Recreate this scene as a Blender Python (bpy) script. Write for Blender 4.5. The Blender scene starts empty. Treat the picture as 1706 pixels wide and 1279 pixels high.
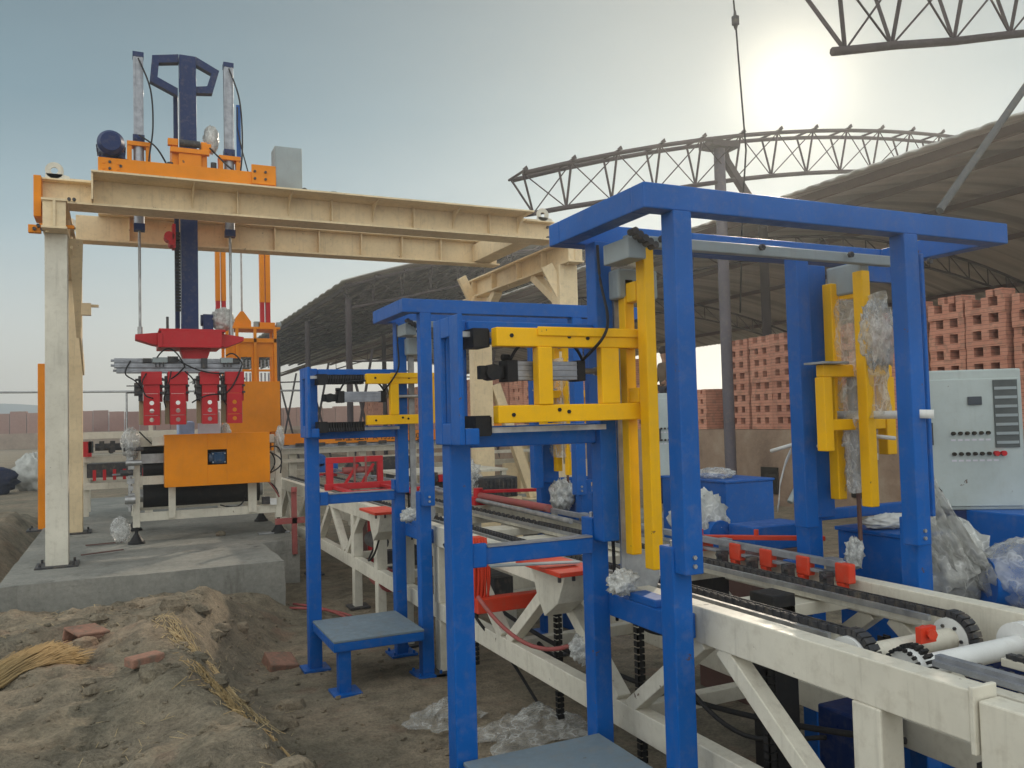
import bpy, math, random
import numpy as np
from math import sin, cos, pi, sqrt, radians, atan2
from mathutils import Vector, Matrix, noise as mn
random.seed(7)
sc = bpy.context.scene
COL = sc.collection
H = 1.65
# ------------------------------------------------------------------ camera
AX = ((0.90469232, 0.00598626, -0.42602344), (-0.4252495, -0.04916744, -0.90373969), (-0.0263565, 0.99877261, -0.04193575))
cam = bpy.data.cameras.new('camera'); camo = bpy.data.objects.new('camera', cam); COL.objects.link(camo)
m = Matrix.Identity(4)
for i in range(3):
    for j in range(3): m[i][j] = AX[i][j]
m[2][3] = H
camo.matrix_world = m
cam.sensor_width = 36; cam.lens = 1387.75 / 1706 * 36
cam.clip_start = 0.05; cam.clip_end = 3000
sc.camera = camo
# ------------------------------------------------------------------ light
SUN = Vector((0.65717, 0.66643, 0.35213)).normalized()
el = math.asin(SUN.z); az = atan2(SUN.x, SUN.y)
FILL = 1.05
SKYC = ((.80, .78, .72), (.58, .62, .60), (.30, .405, .445), (.155, .25, .295), (.12, .185, .215))
w = bpy.data.worlds.new("World"); sc.world = w; w.use_nodes = True
nt = w.node_tree; nt.nodes.clear()
out = nt.nodes.new('ShaderNodeOutputWorld'); bg = nt.nodes.new('ShaderNodeBackground')
sky = nt.nodes.new('ShaderNodeTexSky'); sky.sky_type = 'NISHITA'; sky.sun_disc = False
sky.sun_elevation = el; sky.sun_rotation = az
sky.air_density = 1.0; sky.dust_density = 2.5; sky.ozone_density = 1.5; sky.altitude = 0
def _m(op, a, b=None, clamp=False):
    n = nt.nodes.new('ShaderNodeMath'); n.operation = op; n.use_clamp = clamp
    for i, v in enumerate((a, b)):
        if v is None: continue
        if hasattr(v, 'links'): nt.links.new(v, n.inputs[i])
        else: n.inputs[i].default_value = v
    return n.outputs[0]
def _vm(op, a, b):
    n = nt.nodes.new('ShaderNodeVectorMath'); n.operation = op
    for i, v in enumerate((a, b)):
        if hasattr(v, 'links'): nt.links.new(v, n.inputs[i])
        else: n.inputs[i].default_value = v
    return n
def _sc(col, f):
    n = nt.nodes.new('ShaderNodeVectorMath'); n.operation = 'SCALE'
    if hasattr(col, 'links'): nt.links.new(col, n.inputs[0])
    else: n.inputs[0].default_value = col
    if hasattr(f, 'links'): nt.links.new(f, n.inputs['Scale'])
    else: n.inputs['Scale'].default_value = f
    return n.outputs[0]
def _ss(v, lo, hi):
    n = nt.nodes.new('ShaderNodeMapRange'); n.interpolation_type = 'SMOOTHSTEP'
    nt.links.new(v, n.inputs[0]); n.inputs[1].default_value = lo; n.inputs[2].default_value = hi
    return n.outputs[0]
tc = nt.nodes.new('ShaderNodeTexCoord'); D = tc.outputs['Generated']
sx = nt.nodes.new('ShaderNodeSeparateXYZ'); nt.links.new(D, sx.inputs[0])
# hazy sky : pale band at the horizon, greyer blue above, thin high cloud
cr = nt.nodes.new('ShaderNodeValToRGB'); nt.links.new(_m('MULTIPLY', sx.outputs[2], 1.0, True), cr.inputs[0])
E_ = cr.color_ramp.elements
for p_, c_ in ((0.0, SKYC[0]), (.10, SKYC[1]), (.22, SKYC[2]), (.34, SKYC[3]), (.46, SKYC[4])):
    e_ = E_.new(p_); e_.color = (*c_, 1)
E_.remove(E_[0]); E_.remove(E_[-1])
mp = nt.nodes.new('ShaderNodeMapping'); mp.inputs['Scale'].default_value = (1, 1, 3.2); nt.links.new(D, mp.inputs[0])
cl = nt.nodes.new('ShaderNodeTexNoise'); cl.inputs['Scale'].default_value = 2.6; cl.inputs['Detail'].default_value = 5; cl.inputs['Roughness'].default_value = .5
nt.links.new(mp.outputs[0], cl.inputs['Vector'])
cloud = _m('ADD', _m('MULTIPLY', cl.outputs['Fac'], .30), .85)
base_sky = _sc(cr.outputs[0], cloud)
# Nishita share, softly compressed by the haze
lum = _sc(sky.outputs[0], .06)
ln = _vm('LENGTH', lum, (0, 0, 0)).outputs['Value']
nish = _sc(lum, _m('DIVIDE', .30, _m('ADD', ln, 1.0)))
# aureole round the sun
dt = _vm('DOT_PRODUCT', D, tuple(SUN)).outputs['Value']
ang = _m('ARCCOSINE', _m('MINIMUM', dt, .999999))
g1 = _m('EXPONENT', _m('MULTIPLY', _m('POWER', _m('DIVIDE', ang, radians(3.3)), 2.0), -1.0))
g2 = _m('EXPONENT', _m('MULTIPLY', _m('DIVIDE', ang, radians(7.0)), -1.0))
glow = _vm('ADD', _sc((.70, .62, .46), g1), _sc((.06, .04, .02), g2)).outputs[0]
# fill light added to the unseen sky overhead and behind the camera
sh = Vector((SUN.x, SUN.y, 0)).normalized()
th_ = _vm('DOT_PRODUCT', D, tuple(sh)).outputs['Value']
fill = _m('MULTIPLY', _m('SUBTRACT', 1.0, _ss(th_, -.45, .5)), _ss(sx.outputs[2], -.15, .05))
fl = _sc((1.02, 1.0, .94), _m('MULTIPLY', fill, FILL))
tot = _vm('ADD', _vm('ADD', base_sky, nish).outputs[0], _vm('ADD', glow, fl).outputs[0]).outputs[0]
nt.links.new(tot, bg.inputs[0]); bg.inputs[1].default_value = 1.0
nt.links.new(bg.outputs[0], out.inputs[0])
sl = bpy.data.lights.new('sun', 'SUN'); sl.energy = 2.7; sl.angle = radians(1.5); sl.color = (1, .86, .68)
so = bpy.data.objects.new('sun', sl); COL.objects.link(so)
so.rotation_euler = (-SUN).to_track_quat('-Z', 'Y').to_euler()
sc.view_settings.view_transform = 'Standard'; sc.view_settings.look = 'None'
sc.view_settings.exposure = 0.12; sc.view_settings.gamma = 1
try: sc.view_settings.use_curve_mapping = False
except Exception: pass

# ------------------------------------------------------------------ materials
def lin(c):
    return tuple((v / 255 / 12.92 if v / 255 < .04045 else ((v / 255 + .055) / 1.055) ** 2.4) for v in c)
def base(name, rough=.5, metal=0.0):
    M = bpy.data.materials.new(name); M.use_nodes = True
    b = M.node_tree.nodes['Principled BSDF']
    b.inputs['Roughness'].default_value = rough; b.inputs['Metallic'].default_value = metal
    b.inputs['Specular IOR Level'].default_value = .22
    return M, M.node_tree, b
def N(nt, t, **k):
    n = nt.nodes.new(t)
    for a, v in k.items(): setattr(n, a, v)
    return n
def noi(nt, vec, scale, detail=5, rough=.6):
    n = nt.nodes.new('ShaderNodeTexNoise'); n.inputs['Scale'].default_value = scale
    n.inputs['Detail'].default_value = detail; n.inputs['Roughness'].default_value = rough
    nt.links.new(vec, n.inputs['Vector']); return n.outputs['Fac']
def ramp(nt, fac, stops):
    r = nt.nodes.new('ShaderNodeValToRGB'); nt.links.new(fac, r.inputs[0])
    e = r.color_ramp.elements
    while len(e) < len(stops): e.new(.5)
    for i, (p, c) in enumerate(stops):
        e[i].position = p; e[i].color = (*c, 1) if len(c) == 3 else c
    return r.outputs[0]
def mix(nt, f, a, b, mode='MIX'):
    n = nt.nodes.new('ShaderNodeMix'); n.data_type = 'RGBA'; n.blend_type = mode
    for s, v in ((n.inputs[0], f), (n.inputs[6], a), (n.inputs[7], b)):
        if hasattr(v, 'is_linked') or hasattr(v, 'links'): nt.links.new(v, s)
        else: s.default_value = v if not isinstance(v, tuple) else (*v[:3], 1)
    return n.outputs[2]
def g(v): return (v, v, v)
def bump(nt, b, h, strength=.3, dist=.02):
    n = nt.nodes.new('ShaderNodeBump'); n.inputs['Strength'].default_value = strength
    n.inputs['Distance'].default_value = dist
    nt.links.new(h, n.inputs['Height']); nt.links.new(n.outputs[0], b.inputs['Normal'])
def pos(nt):
    return N(nt, 'ShaderNodeNewGeometry').outputs['Position']
def objc(nt):
    return N(nt, 'ShaderNodeTexCoord').outputs['Object']
def paint(name, col, rough=.42, dirt=.35, metal=0, dust=(.30, .24, .17), scuff=.0):
    M, nt, b = base(name, rough, metal)
    p = pos(nt)
    a = noi(nt, p, 2.3, 6); c = noi(nt, p, 19, 6, .7)
    k = ramp(nt, a, [(.25, g(.78)), (.75, g(1.12))])
    cc = mix(nt, 1.0, tuple(col), k, 'MULTIPLY')
    mask = ramp(nt, c, [(.50, g(0)), (.74, g(dirt))])
    cc = mix(nt, mask, cc, dust)
    s = N(nt, 'ShaderNodeMapping'); s.inputs['Scale'].default_value = (30, 30, 2.5); nt.links.new(p, s.inputs[0])
    st = ramp(nt, noi(nt, s.outputs[0], 1.0, 3), [(.56, g(0)), (.72, g(dirt * .6))])
    cc = mix(nt, st, cc, tuple(v * .45 for v in dust))
    # chips down to primer and rust
    ch = ramp(nt, noi(nt, p, 14, 5, .6), [(.705, g(0)), (.72, g(.85))])
    cc = mix(nt, ch, cc, (.10, .055, .035))
    nt.links.new(cc, b.inputs['Base Color'])
    r = ramp(nt, c, [(.3, g(rough * .75)), (.7, g(min(1, rough * 1.5)))])
    nt.links.new(r, b.inputs['Roughness'])
    bump(nt, b, noi(nt, p, 45, 3), .12, .004)
    return M
def metal(name, col, rough=.35, m=.9):
    M, nt, b = base(name, rough, m)
    p = pos(nt)
    k = ramp(nt, noi(nt, p, 14, 5), [(.3, g(.7)), (.7, g(1.1))])
    nt.links.new(mix(nt, 1.0, tuple(col), k, 'MULTIPLY'), b.inputs['Base Color'])
    nt.links.new(ramp(nt, noi(nt, p, 30, 4), [(.3, g(rough * .7)), (.75, g(rough * 1.6))]), b.inputs['Roughness'])
    return M
BLUE = paint('blue_paint', (.002, .095, .38), .40, .16)
NAVY = paint('navy_paint', (.006, .022, .10), .35, .2)
CREAM = paint('cream_paint', (.78, .62, .39), .45, .30)
CREAMW = paint('pale_cream_paint', (.66, .62, .52), .40, .30)
YEL = paint('yellow_paint', (.90, .48, .002), .42, .10)
ORG = paint('orange_paint', (.78, .245, .0005), .45, .10)
RED = paint('red_paint', (.50, .016, .024), .42, .10)
REDO = paint('orange_red_paint', (.62, .05, .02), .40, .2)
GREYP = paint('grey_paint', (.30, .34, .35), .45, .2)
CABW = paint('cabinet_paint', (.42, .47, .46), .45, .12)
STEEL = metal('steel', (.42, .42, .42), .42, .8)
ALU = metal('aluminium', (.33, .34, .37), .42, .55)
GALV = metal('galvanised_plate', (.36, .37, .38), .5, .55)
BLACK = paint('black_rubber', (.016, .016, .018), .55, .25, dust=(.12, .10, .08))
DARKM = paint('dark_machine_metal', (.045, .045, .05), .45, .4)
PINK = paint('dusty_red_hose', (.32, .08, .075), .5, .4)
RUST = paint('primer_steel', (.14, .075, .065), .6, .3, dust=(.2, .15, .12))
TAN = paint('tan_pad', (.36, .30, .18), .6, .3)
PAPER = paint('paper', (.62, .60, .66), .7, .1)
WHITEP = paint('white_plastic', (.72, .72, .70), .4, .15)
CLOTHB = paint('dark_blue_cloth', (.015, .022, .06), .8, .3)

def plastic(name, alpha, col=(.70, .70, .68)):
    M, nt, b = base(name, .22)
    b.inputs['Specular IOR Level'].default_value = .5
    p = objc(nt)
    v = N(nt, 'ShaderNodeTexVoronoi'); v.feature = 'DISTANCE_TO_EDGE'; v.inputs['Scale'].default_value = 6.5
    w2 = mix(nt, .25, p, N(nt, 'ShaderNodeTexNoise').outputs['Color'])
    nt.links.new(w2, v.inputs['Vector'])
    crease = ramp(nt, v.outputs['Distance'], [(0.0, g(.55)), (.06, g(.2)), (.25, g(0))])
    nt.links.new(mix(nt, crease, tuple(c * .82 for c in col), (.88, .88, .86)), b.inputs['Base Color'])
    a1 = ramp(nt, noi(nt, p, 7, 5), [(.35, g(max(0, alpha - .2))), (.7, g(min(1, alpha + .15)))])
    nt.links.new(mix(nt, crease, a1, g(min(1, alpha + .35))), b.inputs['Alpha'])
    bump(nt, b, noi(nt, p, 11, 4, .55), .55, .03)
    return M
WRAP = plastic('plastic_film', .36); WRAPO = plastic('opaque_film', .72, (.62, .62, .58)); WRAPG = plastic('ground_film', .30, (.62, .62, .58)); WRAPY = plastic('thin_film', .38, (.66, .60, .48))

def mk_ground():
    M, nt, b = base('dry_earth', .95); p = pos(nt)
    a = noi(nt, p, .9, 8, .65); c = noi(nt, p, 7, 8, .7); d = noi(nt, p, 60, 4, .7)
    cc = ramp(nt, a, [(.25, (.14, .12, .09)), (.42, (.21, .18, .13)), (.58, (.28, .225, .16)), (.78, (.42, .31, .21))])
    k = ramp(nt, c, [(.3, g(.55)), (.5, g(1.0)), (.72, g(1.38))])
    cc = mix(nt, 1.0, cc, k, 'MULTIPLY')
    red = ramp(nt, noi(nt, p, 2.1, 5), [(.58, g(0)), (.72, g(.45))])
    cc = mix(nt, red, cc, (.30, .15, .10))
    k2 = ramp(nt, d, [(.3, g(.7)), (.7, g(1.25))])
    cc = mix(nt, 1.0, cc, k2, 'MULTIPLY')
    nt.links.new(cc, b.inputs['Base Color'])
    h = mix(nt, .5, ramp(nt, c, [(0, g(0)), (1, g(1))]), ramp(nt, d, [(0, g(0)), (1, g(1))]))
    bump(nt, b, h, .9, .05); return M
EARTH = mk_ground()
def mk_conc():
    M, nt, b = base('concrete', .85); p = pos(nt)
    cc = ramp(nt, noi(nt, p, 1.6, 8, .7), [(.3, (.16, .16, .145)), (.5, (.24, .235, .21)), (.7, (.31, .295, .26))])
    k = ramp(nt, noi(nt, p, 28, 6, .7), [(.3, g(.8)), (.7, g(1.15))])
    cc = mix(nt, 1.0, cc, k, 'MULTIPLY')
    s = N(nt, 'ShaderNodeMapping'); s.inputs['Scale'].default_value = (3, 3, 14); nt.links.new(p, s.inputs[0])
    cr = ramp(nt, noi(nt, s.outputs[0], 1.2, 6, .75), [(.60, g(0)), (.70, g(.6))])
    cc = mix(nt, cr, cc, (.07, .065, .06))
    s2 = N(nt, 'ShaderNodeMapping'); s2.inputs['Scale'].default_value = (5, 5, .8); nt.links.new(p, s2.inputs[0])
    cc = mix(nt, ramp(nt, noi(nt, s2.outputs[0], 1.3, 5, .7), [(.56, g(0)), (.70, g(.55))]), cc, (.10, .085, .07))
    nt.links.new(cc, b.inputs['Base Color']); bump(nt, b, noi(nt, p, 35, 8, .75), .45, .015); return M
CONC = mk_conc()
def mk_brick(name, c1=(.34, .125, .085), c2=(.44, .19, .13)):
    M, nt, b = base(name, .9); p = pos(nt)
    s = N(nt, 'ShaderNodeMapping'); s.inputs['Rotation'].default_value = (0, radians(90), radians(0))
    n1 = noi(nt, p, 5, 6, .7)
    cc = ramp(nt, n1, [(.3, c1), (.7, c2)])
    oi = N(nt, 'ShaderNodeObjectInfo'); cc = mix(nt, 1.0, cc, ramp(nt, oi.outputs['Random'], [(0, (.80, .78, .78)), (.5, (1, 1, 1)), (1, (1.12, 1.16, 1.14))]), 'MULTIPLY')
    cc = mix(nt, ramp(nt, noi(nt, p, 9, 2), [(.55, g(0)), (.62, g(.5))]), cc, (.30, .17, .12))
    # thin joints between courses
    sep = N(nt, 'ShaderNodeSeparateXYZ'); nt.links.new(p, sep.inputs[0])
    mth = N(nt, 'ShaderNodeMath', operation='MULTIPLY'); nt.links.new(sep.outputs[2], mth.inputs[0]); mth.inputs[1].default_value = 1 / .055
    fr = N(nt, 'ShaderNodeMath', operation='FRACT'); nt.links.new(mth.outputs[0], fr.inputs[0])
    j = ramp(nt, fr.outputs[0], [(0, g(.45)), (.08, g(.45)), (.16, g(1)), (1, g(1))])
    cc = mix(nt, 1.0, cc, j, 'MULTIPLY')
    nt.links.new(cc, b.inputs['Base Color']); bump(nt, b, noi(nt, p, 40, 4), .4, .01); return M
def flat0(n):
    M, nt, b = base(n, .95); p = pos(nt)
    nt.links.new(ramp(nt, noi(nt, p, 22, 6, .7), [(.35, (.17, .13, .10)), (.5, (.26, .14, .10)), (.7, (.33, .18, .13))]), b.inputs['Base Color']); bump(nt, b, noi(nt, p, 50, 5), .6, .01); return M
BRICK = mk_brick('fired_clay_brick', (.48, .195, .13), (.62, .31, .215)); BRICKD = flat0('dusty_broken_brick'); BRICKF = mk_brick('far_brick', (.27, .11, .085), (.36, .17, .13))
def mk_wall():
    M, nt, b = base('mud_plaster', .95); p = pos(nt)
    cc = ramp(nt, noi(nt, p, 1.1, 8, .7), [(.3, (.19, .13, .095)), (.5, (.30, .21, .15)), (.7, (.40, .32, .24))])
    nt.links.new(cc, b.inputs['Base Color']); bump(nt, b, noi(nt, p, 12, 6), .5, .03); return M
PLASTER = mk_wall()
def mk_roof():
    M, nt, b = base('weathered_roof_sheet', .75, .0); p = pos(nt)
    cc = ramp(nt, noi(nt, p, .5, 7, .7), [(.3, (.34, .36, .35)), (.6, (.42, .40, .36)), (.8, (.50, .42, .34))])
    mp = N(nt, 'ShaderNodeMapping'); mp.inputs['Scale'].default_value = (.03, 2.0, .03); nt.links.new(p, mp.inputs[0])
    k = ramp(nt, noi(nt, mp.outputs[0], 1.0, 3, .6), [(.36, g(.55)), (.5, g(1.0)), (.64, g(1.3))])
    cc = mix(nt, 1.0, cc, k, 'MULTIPLY')
    nt.links.new(cc, b.inputs['Base Color']); return M
ROOF = mk_roof()
def flat(name, c, r=.8):
    M, nt, b = base(name, r); p = pos(nt)
    nt.links.new(mix(nt, 1.0, tuple(c), ramp(nt, noi(nt, p, 8, 5), [(.3, g(.8)), (.7, g(1.15))]), 'MULTIPLY'), b.inputs['Base Color']); return M
STRAWM = flat('dry_straw', (.38, .27, .13)); STRAW2 = flat('pale_straw', (.50, .38, .21))
INK = flat('black_ink', (.03, .025, .02)); SKIN = flat('skin', (.33, .19, .13), .6); HAIR = flat('dark_hair', (.03, .02, .018)); COAT = flat('brown_jacket', (.11, .075, .05)); TROUS = flat('dark_trousers', (.03, .03, .04))
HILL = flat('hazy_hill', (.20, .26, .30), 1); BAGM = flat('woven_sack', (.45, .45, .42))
SCREEN = flat('dark_screen', (.05, .06, .075), .3); VENT = flat('vent_mesh', (.09, .10, .10), .6)
LABELB = flat('blue_packing', (.35, .45, .65), .6)

# ------------------------------------------------------------------ mesh helpers
NOSPLIT = {'lettering', 'roller_chain', 'web_bar', 'film', 'red_strap', 'small_cylinder', 'vent_slat'}
class MB:
    def __init__(s): s.v = []; s.f = []; s.sm = []
    def add(s, vs, fs, smooth=False):
        o = len(s.v); s.v += [tuple(v) for v in vs]; s.f += [tuple(i + o for i in f) for f in fs]; s.sm += [smooth] * len(fs); return s
    def box(s, x0, x1, y0, y1, z0, z1):
        v = [(x, y, z) for x in (x0, x1) for y in (y0, y1) for z in (z0, z1)]
        return s.add(v, [(0, 1, 3, 2), (4, 6, 7, 5), (0, 4, 5, 1), (2, 3, 7, 6), (0, 2, 6, 4), (1, 5, 7, 3)])
    def cbox(s, c, d, rz=0, rx=0, ry=0):
        R = Matrix.Rotation(rz, 3, 'Z') @ Matrix.Rotation(ry, 3, 'Y') @ Matrix.Rotation(rx, 3, 'X')
        v = [Vector(c) + R @ Vector((a * d[0] / 2, b * d[1] / 2, e * d[2] / 2)) for a in (-1, 1) for b in (-1, 1) for e in (-1, 1)]
        return s.add(v, [(0, 1, 3, 2), (4, 6, 7, 5), (0, 4, 5, 1), (2, 3, 7, 6), (0, 2, 6, 4), (1, 5, 7, 3)])
    def beam(s, p, q, w, h, up=(0, 0, 1)):
        p = Vector(p); q = Vector(q); d = (q - p).normalized(); u = Vector(up)
        if abs(d.dot(u)) > .98: u = Vector((0, 1, 0))
        a = d.cross(u).normalized(); b = a.cross(d).normalized()
        v = [c + a * (i * w / 2) + b * (j * h / 2) for c in (p, q) for i in (-1, 1) for j in (-1, 1)]
        return s.add(v, [(0, 1, 3, 2), (4, 6, 7, 5), (0, 4, 5, 1), (2, 3, 7, 6), (0, 2, 6, 4), (1, 5, 7, 3)])
    def tube(s, p, q, r, n=12, r2=None, caps=True):
        p = Vector(p); q = Vector(q); d = (q - p).normalized(); u = Vector((0, 0, 1)) if abs(d.z) < .9 else Vector((1, 0, 0))
        a = d.cross(u).normalized(); b = a.cross(d); r2 = r if r2 is None else r2
        v = [c + (a * cos(2 * pi * k / n) + b * sin(2 * pi * k / n)) * rr for c, rr in ((p, r), (q, r2)) for k in range(n)]
        s.add(v, [(k, (k + 1) % n, n + (k + 1) % n, n + k) for k in range(n)], True)
        if caps:
            s.add(v[:n], [tuple(range(n - 1, -1, -1))]); s.add(v[n:], [tuple(range(n))])
        return s
    def path(s, pts, r, n=8):
        pts = [Vector(p) for p in pts]; rings = []
        for i, p in enumerate(pts):
            d = (pts[min(i + 1, len(pts) - 1)] - pts[max(i - 1, 0)]).normalized()
            u = Vector((0, 0, 1)) if abs(d.z) < .95 else Vector((1, 0, 0))
            a = d.cross(u).normalized(); b = a.cross(d)
            rings.append([p + (a * cos(2 * pi * k / n) + b * sin(2 * pi * k / n)) * r for k in range(n)])
        v = sum(rings, []); f = []
        for i in range(len(pts) - 1):
            for k in range(n): f.append((i * n + k, i * n + (k + 1) % n, (i + 1) * n + (k + 1) % n, (i + 1) * n + k))
        f.append(tuple(range(n - 1, -1, -1))); f.append(tuple(range((len(pts) - 1) * n, len(pts) * n)))
        return s.add(v, f, True)
    def prism(s, poly, ext):
        e = Vector(ext); n = len(poly); a = [Vector(p) for p in poly]; b = [p + e for p in a]
        f = [tuple(range(n)), tuple(range(2 * n - 1, n - 1, -1))] + [(i, i + n, (i + 1) % n + n, (i + 1) % n) for i in range(n)]
        return s.add(a + b, f)
    def holed(s, x0, x1, z0, z1, y0, y1, cx, cz, r, n=16):
        # rectangular plate with one round hole, thick in y
        def rp(t):
            dx, dz = cos(t), sin(t)
            k = min(((x1 - cx) if dx > 0 else (x0 - cx)) / dx if abs(dx) > 1e-6 else 1e9, ((z1 - cz) if dz > 0 else (z0 - cz)) / dz if abs(dz) > 1e-6 else 1e9)
            return cx + dx * k, cz + dz * k
        ts = [2 * pi * k / n for k in range(n)]
        for c in ((x0, z0), (x1, z0), (x1, z1), (x0, z1)): ts.append(atan2(c[1] - cz, c[0] - cx) % (2 * pi))
        ts = sorted(ts); m_ = len(ts)
        v = []
        for y in (y0, y1):
            v += [(cx + r * cos(t), y, cz + r * sin(t)) for t in ts] + [(*[rp(t)[0]], y, rp(t)[1]) for t in ts]
        f = []
        for k in range(m_):
            l = (k + 1) % m_
            f += [(k, l, m_ + l, m_ + k), (2 * m_ + k, 3 * m_ + k, 3 * m_ + l, 2 * m_ + l), (k, 2 * m_ + k, 2 * m_ + l, l), (m_ + k, m_ + l, 3 * m_ + l, 3 * m_ + k)]
        return s.add(v, f)
    def build(s, name, mat, parent=None, bevel=0, at=None, local=False):
        if parent is not None and name not in NOSPLIT:
            cs = s.clusters()
            if 1 < len(cs) <= 60:
                return [c._build(name, mat, parent, bevel, at, local) for c in cs][0]
        return s._build(name, mat, parent, bevel, at, local)
    def clusters(s, tol=.008):
        n = len(s.v); par = list(range(n))
        def fd(i):
            while par[i] != i: par[i] = par[par[i]]; i = par[i]
            return i
        for f in s.f:
            r = fd(f[0])
            for k in f[1:]: par[fd(k)] = r
        gr = {}
        for i in range(n): gr.setdefault(fd(i), []).append(i)
        keys = list(gr); V = np.array(s.v)
        lo = [V[gr[k]].min(0) - tol for k in keys]; hi = [V[gr[k]].max(0) + tol for k in keys]
        m_ = len(keys)
        if m_ > 1000 or m_ < 2: return [s]
        q = list(range(m_))
        def fq(i):
            while q[i] != i: i = q[i]
            return i
        for i in range(m_):
            for j in range(i):
                if np.all(lo[i] <= hi[j]) and np.all(lo[j] <= hi[i]): q[fq(i)] = fq(j)
        out = {}
        for i in range(m_): out.setdefault(fq(i), []).extend(gr[keys[i]])
        if len(out) < 2: return [s]
        own = {}
        for c, idx in out.items():
            for i in idx: own[i] = c
        res = {c: MB() for c in out}; mp = {}
        for c, idx in out.items():
            for k, i in enumerate(sorted(idx)): mp[i] = k; res[c].v.append(s.v[i])
        for f, sm in zip(s.f, s.sm):
            c = own[f[0]]; res[c].f.append(tuple(mp[i] for i in f)); res[c].sm.append(sm)
        return sorted(res.values(), key=lambda m: -len(m.v) * 0 - m.size())
    def size(s):
        V = np.array(s.v); d = V.max(0) - V.min(0); return float(np.prod(d + .01))
    def _build(s, name, mat, parent=None, bevel=0, at=None, local=False):
        me = bpy.data.meshes.new(name)
        L = Vector((0, 0, 0))
        if not local:
            if parent is not None:
                L = Vector(parent.get('_w', (0, 0, 0)))
            elif at is not None: L = Vector(at)
        vs = [(v[0] - L.x, v[1] - L.y, v[2] - L.z) for v in s.v]
        me.from_pydata(vs, [], s.f); me.materials.append(mat)
        me.polygons.foreach_set('use_smooth', s.sm)
        me.update()
        o = bpy.data.objects.new(name, me); COL.objects.link(o)
        if parent is not None:
            o.parent = parent; o['_w'] = parent.get('_w', (0, 0, 0))
        elif at is not None:
            o.location = at; o['_w'] = tuple(at)
        if bevel:
            b = o.modifiers.new('bevel', 'BEVEL'); b.width = bevel; b.segments = 2; b.limit_method = 'ANGLE'; b.angle_limit = radians(50)
        return o
def B(*a): return MB().box(*a)
def tag(o, label=None, cat=None, group=None, kind=None):
    if label: o['label'] = label
    if cat: o['category'] = cat
    if group: o['group'] = group
    if kind: o['kind'] = kind
    return o
def thing(name, label, cat, at=(0, 0, 0), group=None, rz=0, local=False):
    o = bpy.data.objects.new(name, None); COL.objects.link(o); o.location = at; o.rotation_euler.z = rz
    o['_w'] = (0, 0, 0) if local else tuple(at)
    o.empty_display_size = .1
    return tag(o, label, cat, group)
def copy_tree(o, d=None, parent=None):
    c = o.copy(); COL.objects.link(c)
    if parent is not None: c.parent = parent
    if d is not None: c.location = Vector(o.location) + Vector(d)
    for ch in [x for x in list(o.children)]: copy_tree(ch, None, c)
    return c
def lump(c, dims, seed=0, amp=.25, freq=3.0, sub=40, ridged=True, tilt=None):
    mb = MB(); n = sub; mrows = sub // 2; v = []
    off = Vector((seed * 3.1, seed * 1.7, seed * .9))
    frq = freq
    for i in range(mrows + 1):
        th = pi * i / mrows
        for k in range(n):
            ph = 2 * pi * k / n
            d = Vector((sin(th) * cos(ph), sin(th) * sin(ph), cos(th)))
            a = mn.noise(d * freq + off); b_ = mn.noise(d * freq * 2.7 + off)
            r = 1 + amp * ((1 - 2 * abs(a)) if ridged else a * 2) * .7 + amp * .6 * b_ + (amp * .45 * (abs(mn.noise(d * freq * 5 + off)) * 2 - .5) if ridged else 0)
            p = Vector((d.x * r * dims[0] / 2, d.y * r * dims[1] / 2, d.z * r * dims[2] / 2))
            if tilt: p = Matrix.Rotation(tilt, 3, 'Y') @ p
            v.append(Vector(c) + p)
    f = []
    for i in range(mrows):
        for k in range(n):
            f.append((i * n + k, (i + 1) * n + k, (i + 1) * n + (k + 1) % n, i * n + (k + 1) % n))
    return mb.add(v, f, True)
def smooth(pts, n=7):
    P_ = [Vector(p) for p in pts]; P_ = [P_[0]] + P_ + [P_[-1]]; o = []
    for i in range(1, len(P_) - 2):
        for k in range(n):
            t = k / n; a, b, c, d = P_[i - 1], P_[i], P_[i + 1], P_[i + 2]
            o.append(.5 * ((2 * b) + (c - a) * t + (2 * a - 5 * b + 4 * c - d) * t * t + (3 * b - a - 3 * c + d) * t ** 3))
    return o + [P_[-2]]
def curve(p0, p1, sag, n=12, side=(0, 0, 0)):
    p0 = Vector(p0); p1 = Vector(p1); sd = Vector(side)
    return [p0.lerp(p1, t / n) + (Vector((0, 0, -sag)) + sd) * (4 * (t / n) * (1 - t / n)) for t in range(n + 1)]
def bolts(mb, pts, axis, r=.012, l=.012):
    a = Vector(axis)
    for p in pts: mb.tube(Vector(p), Vector(p) + a * l, r, 6)
    return mb
def rails_along(mb, p, q, r, n=8): return mb.tube(p, q, r, n)

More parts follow.
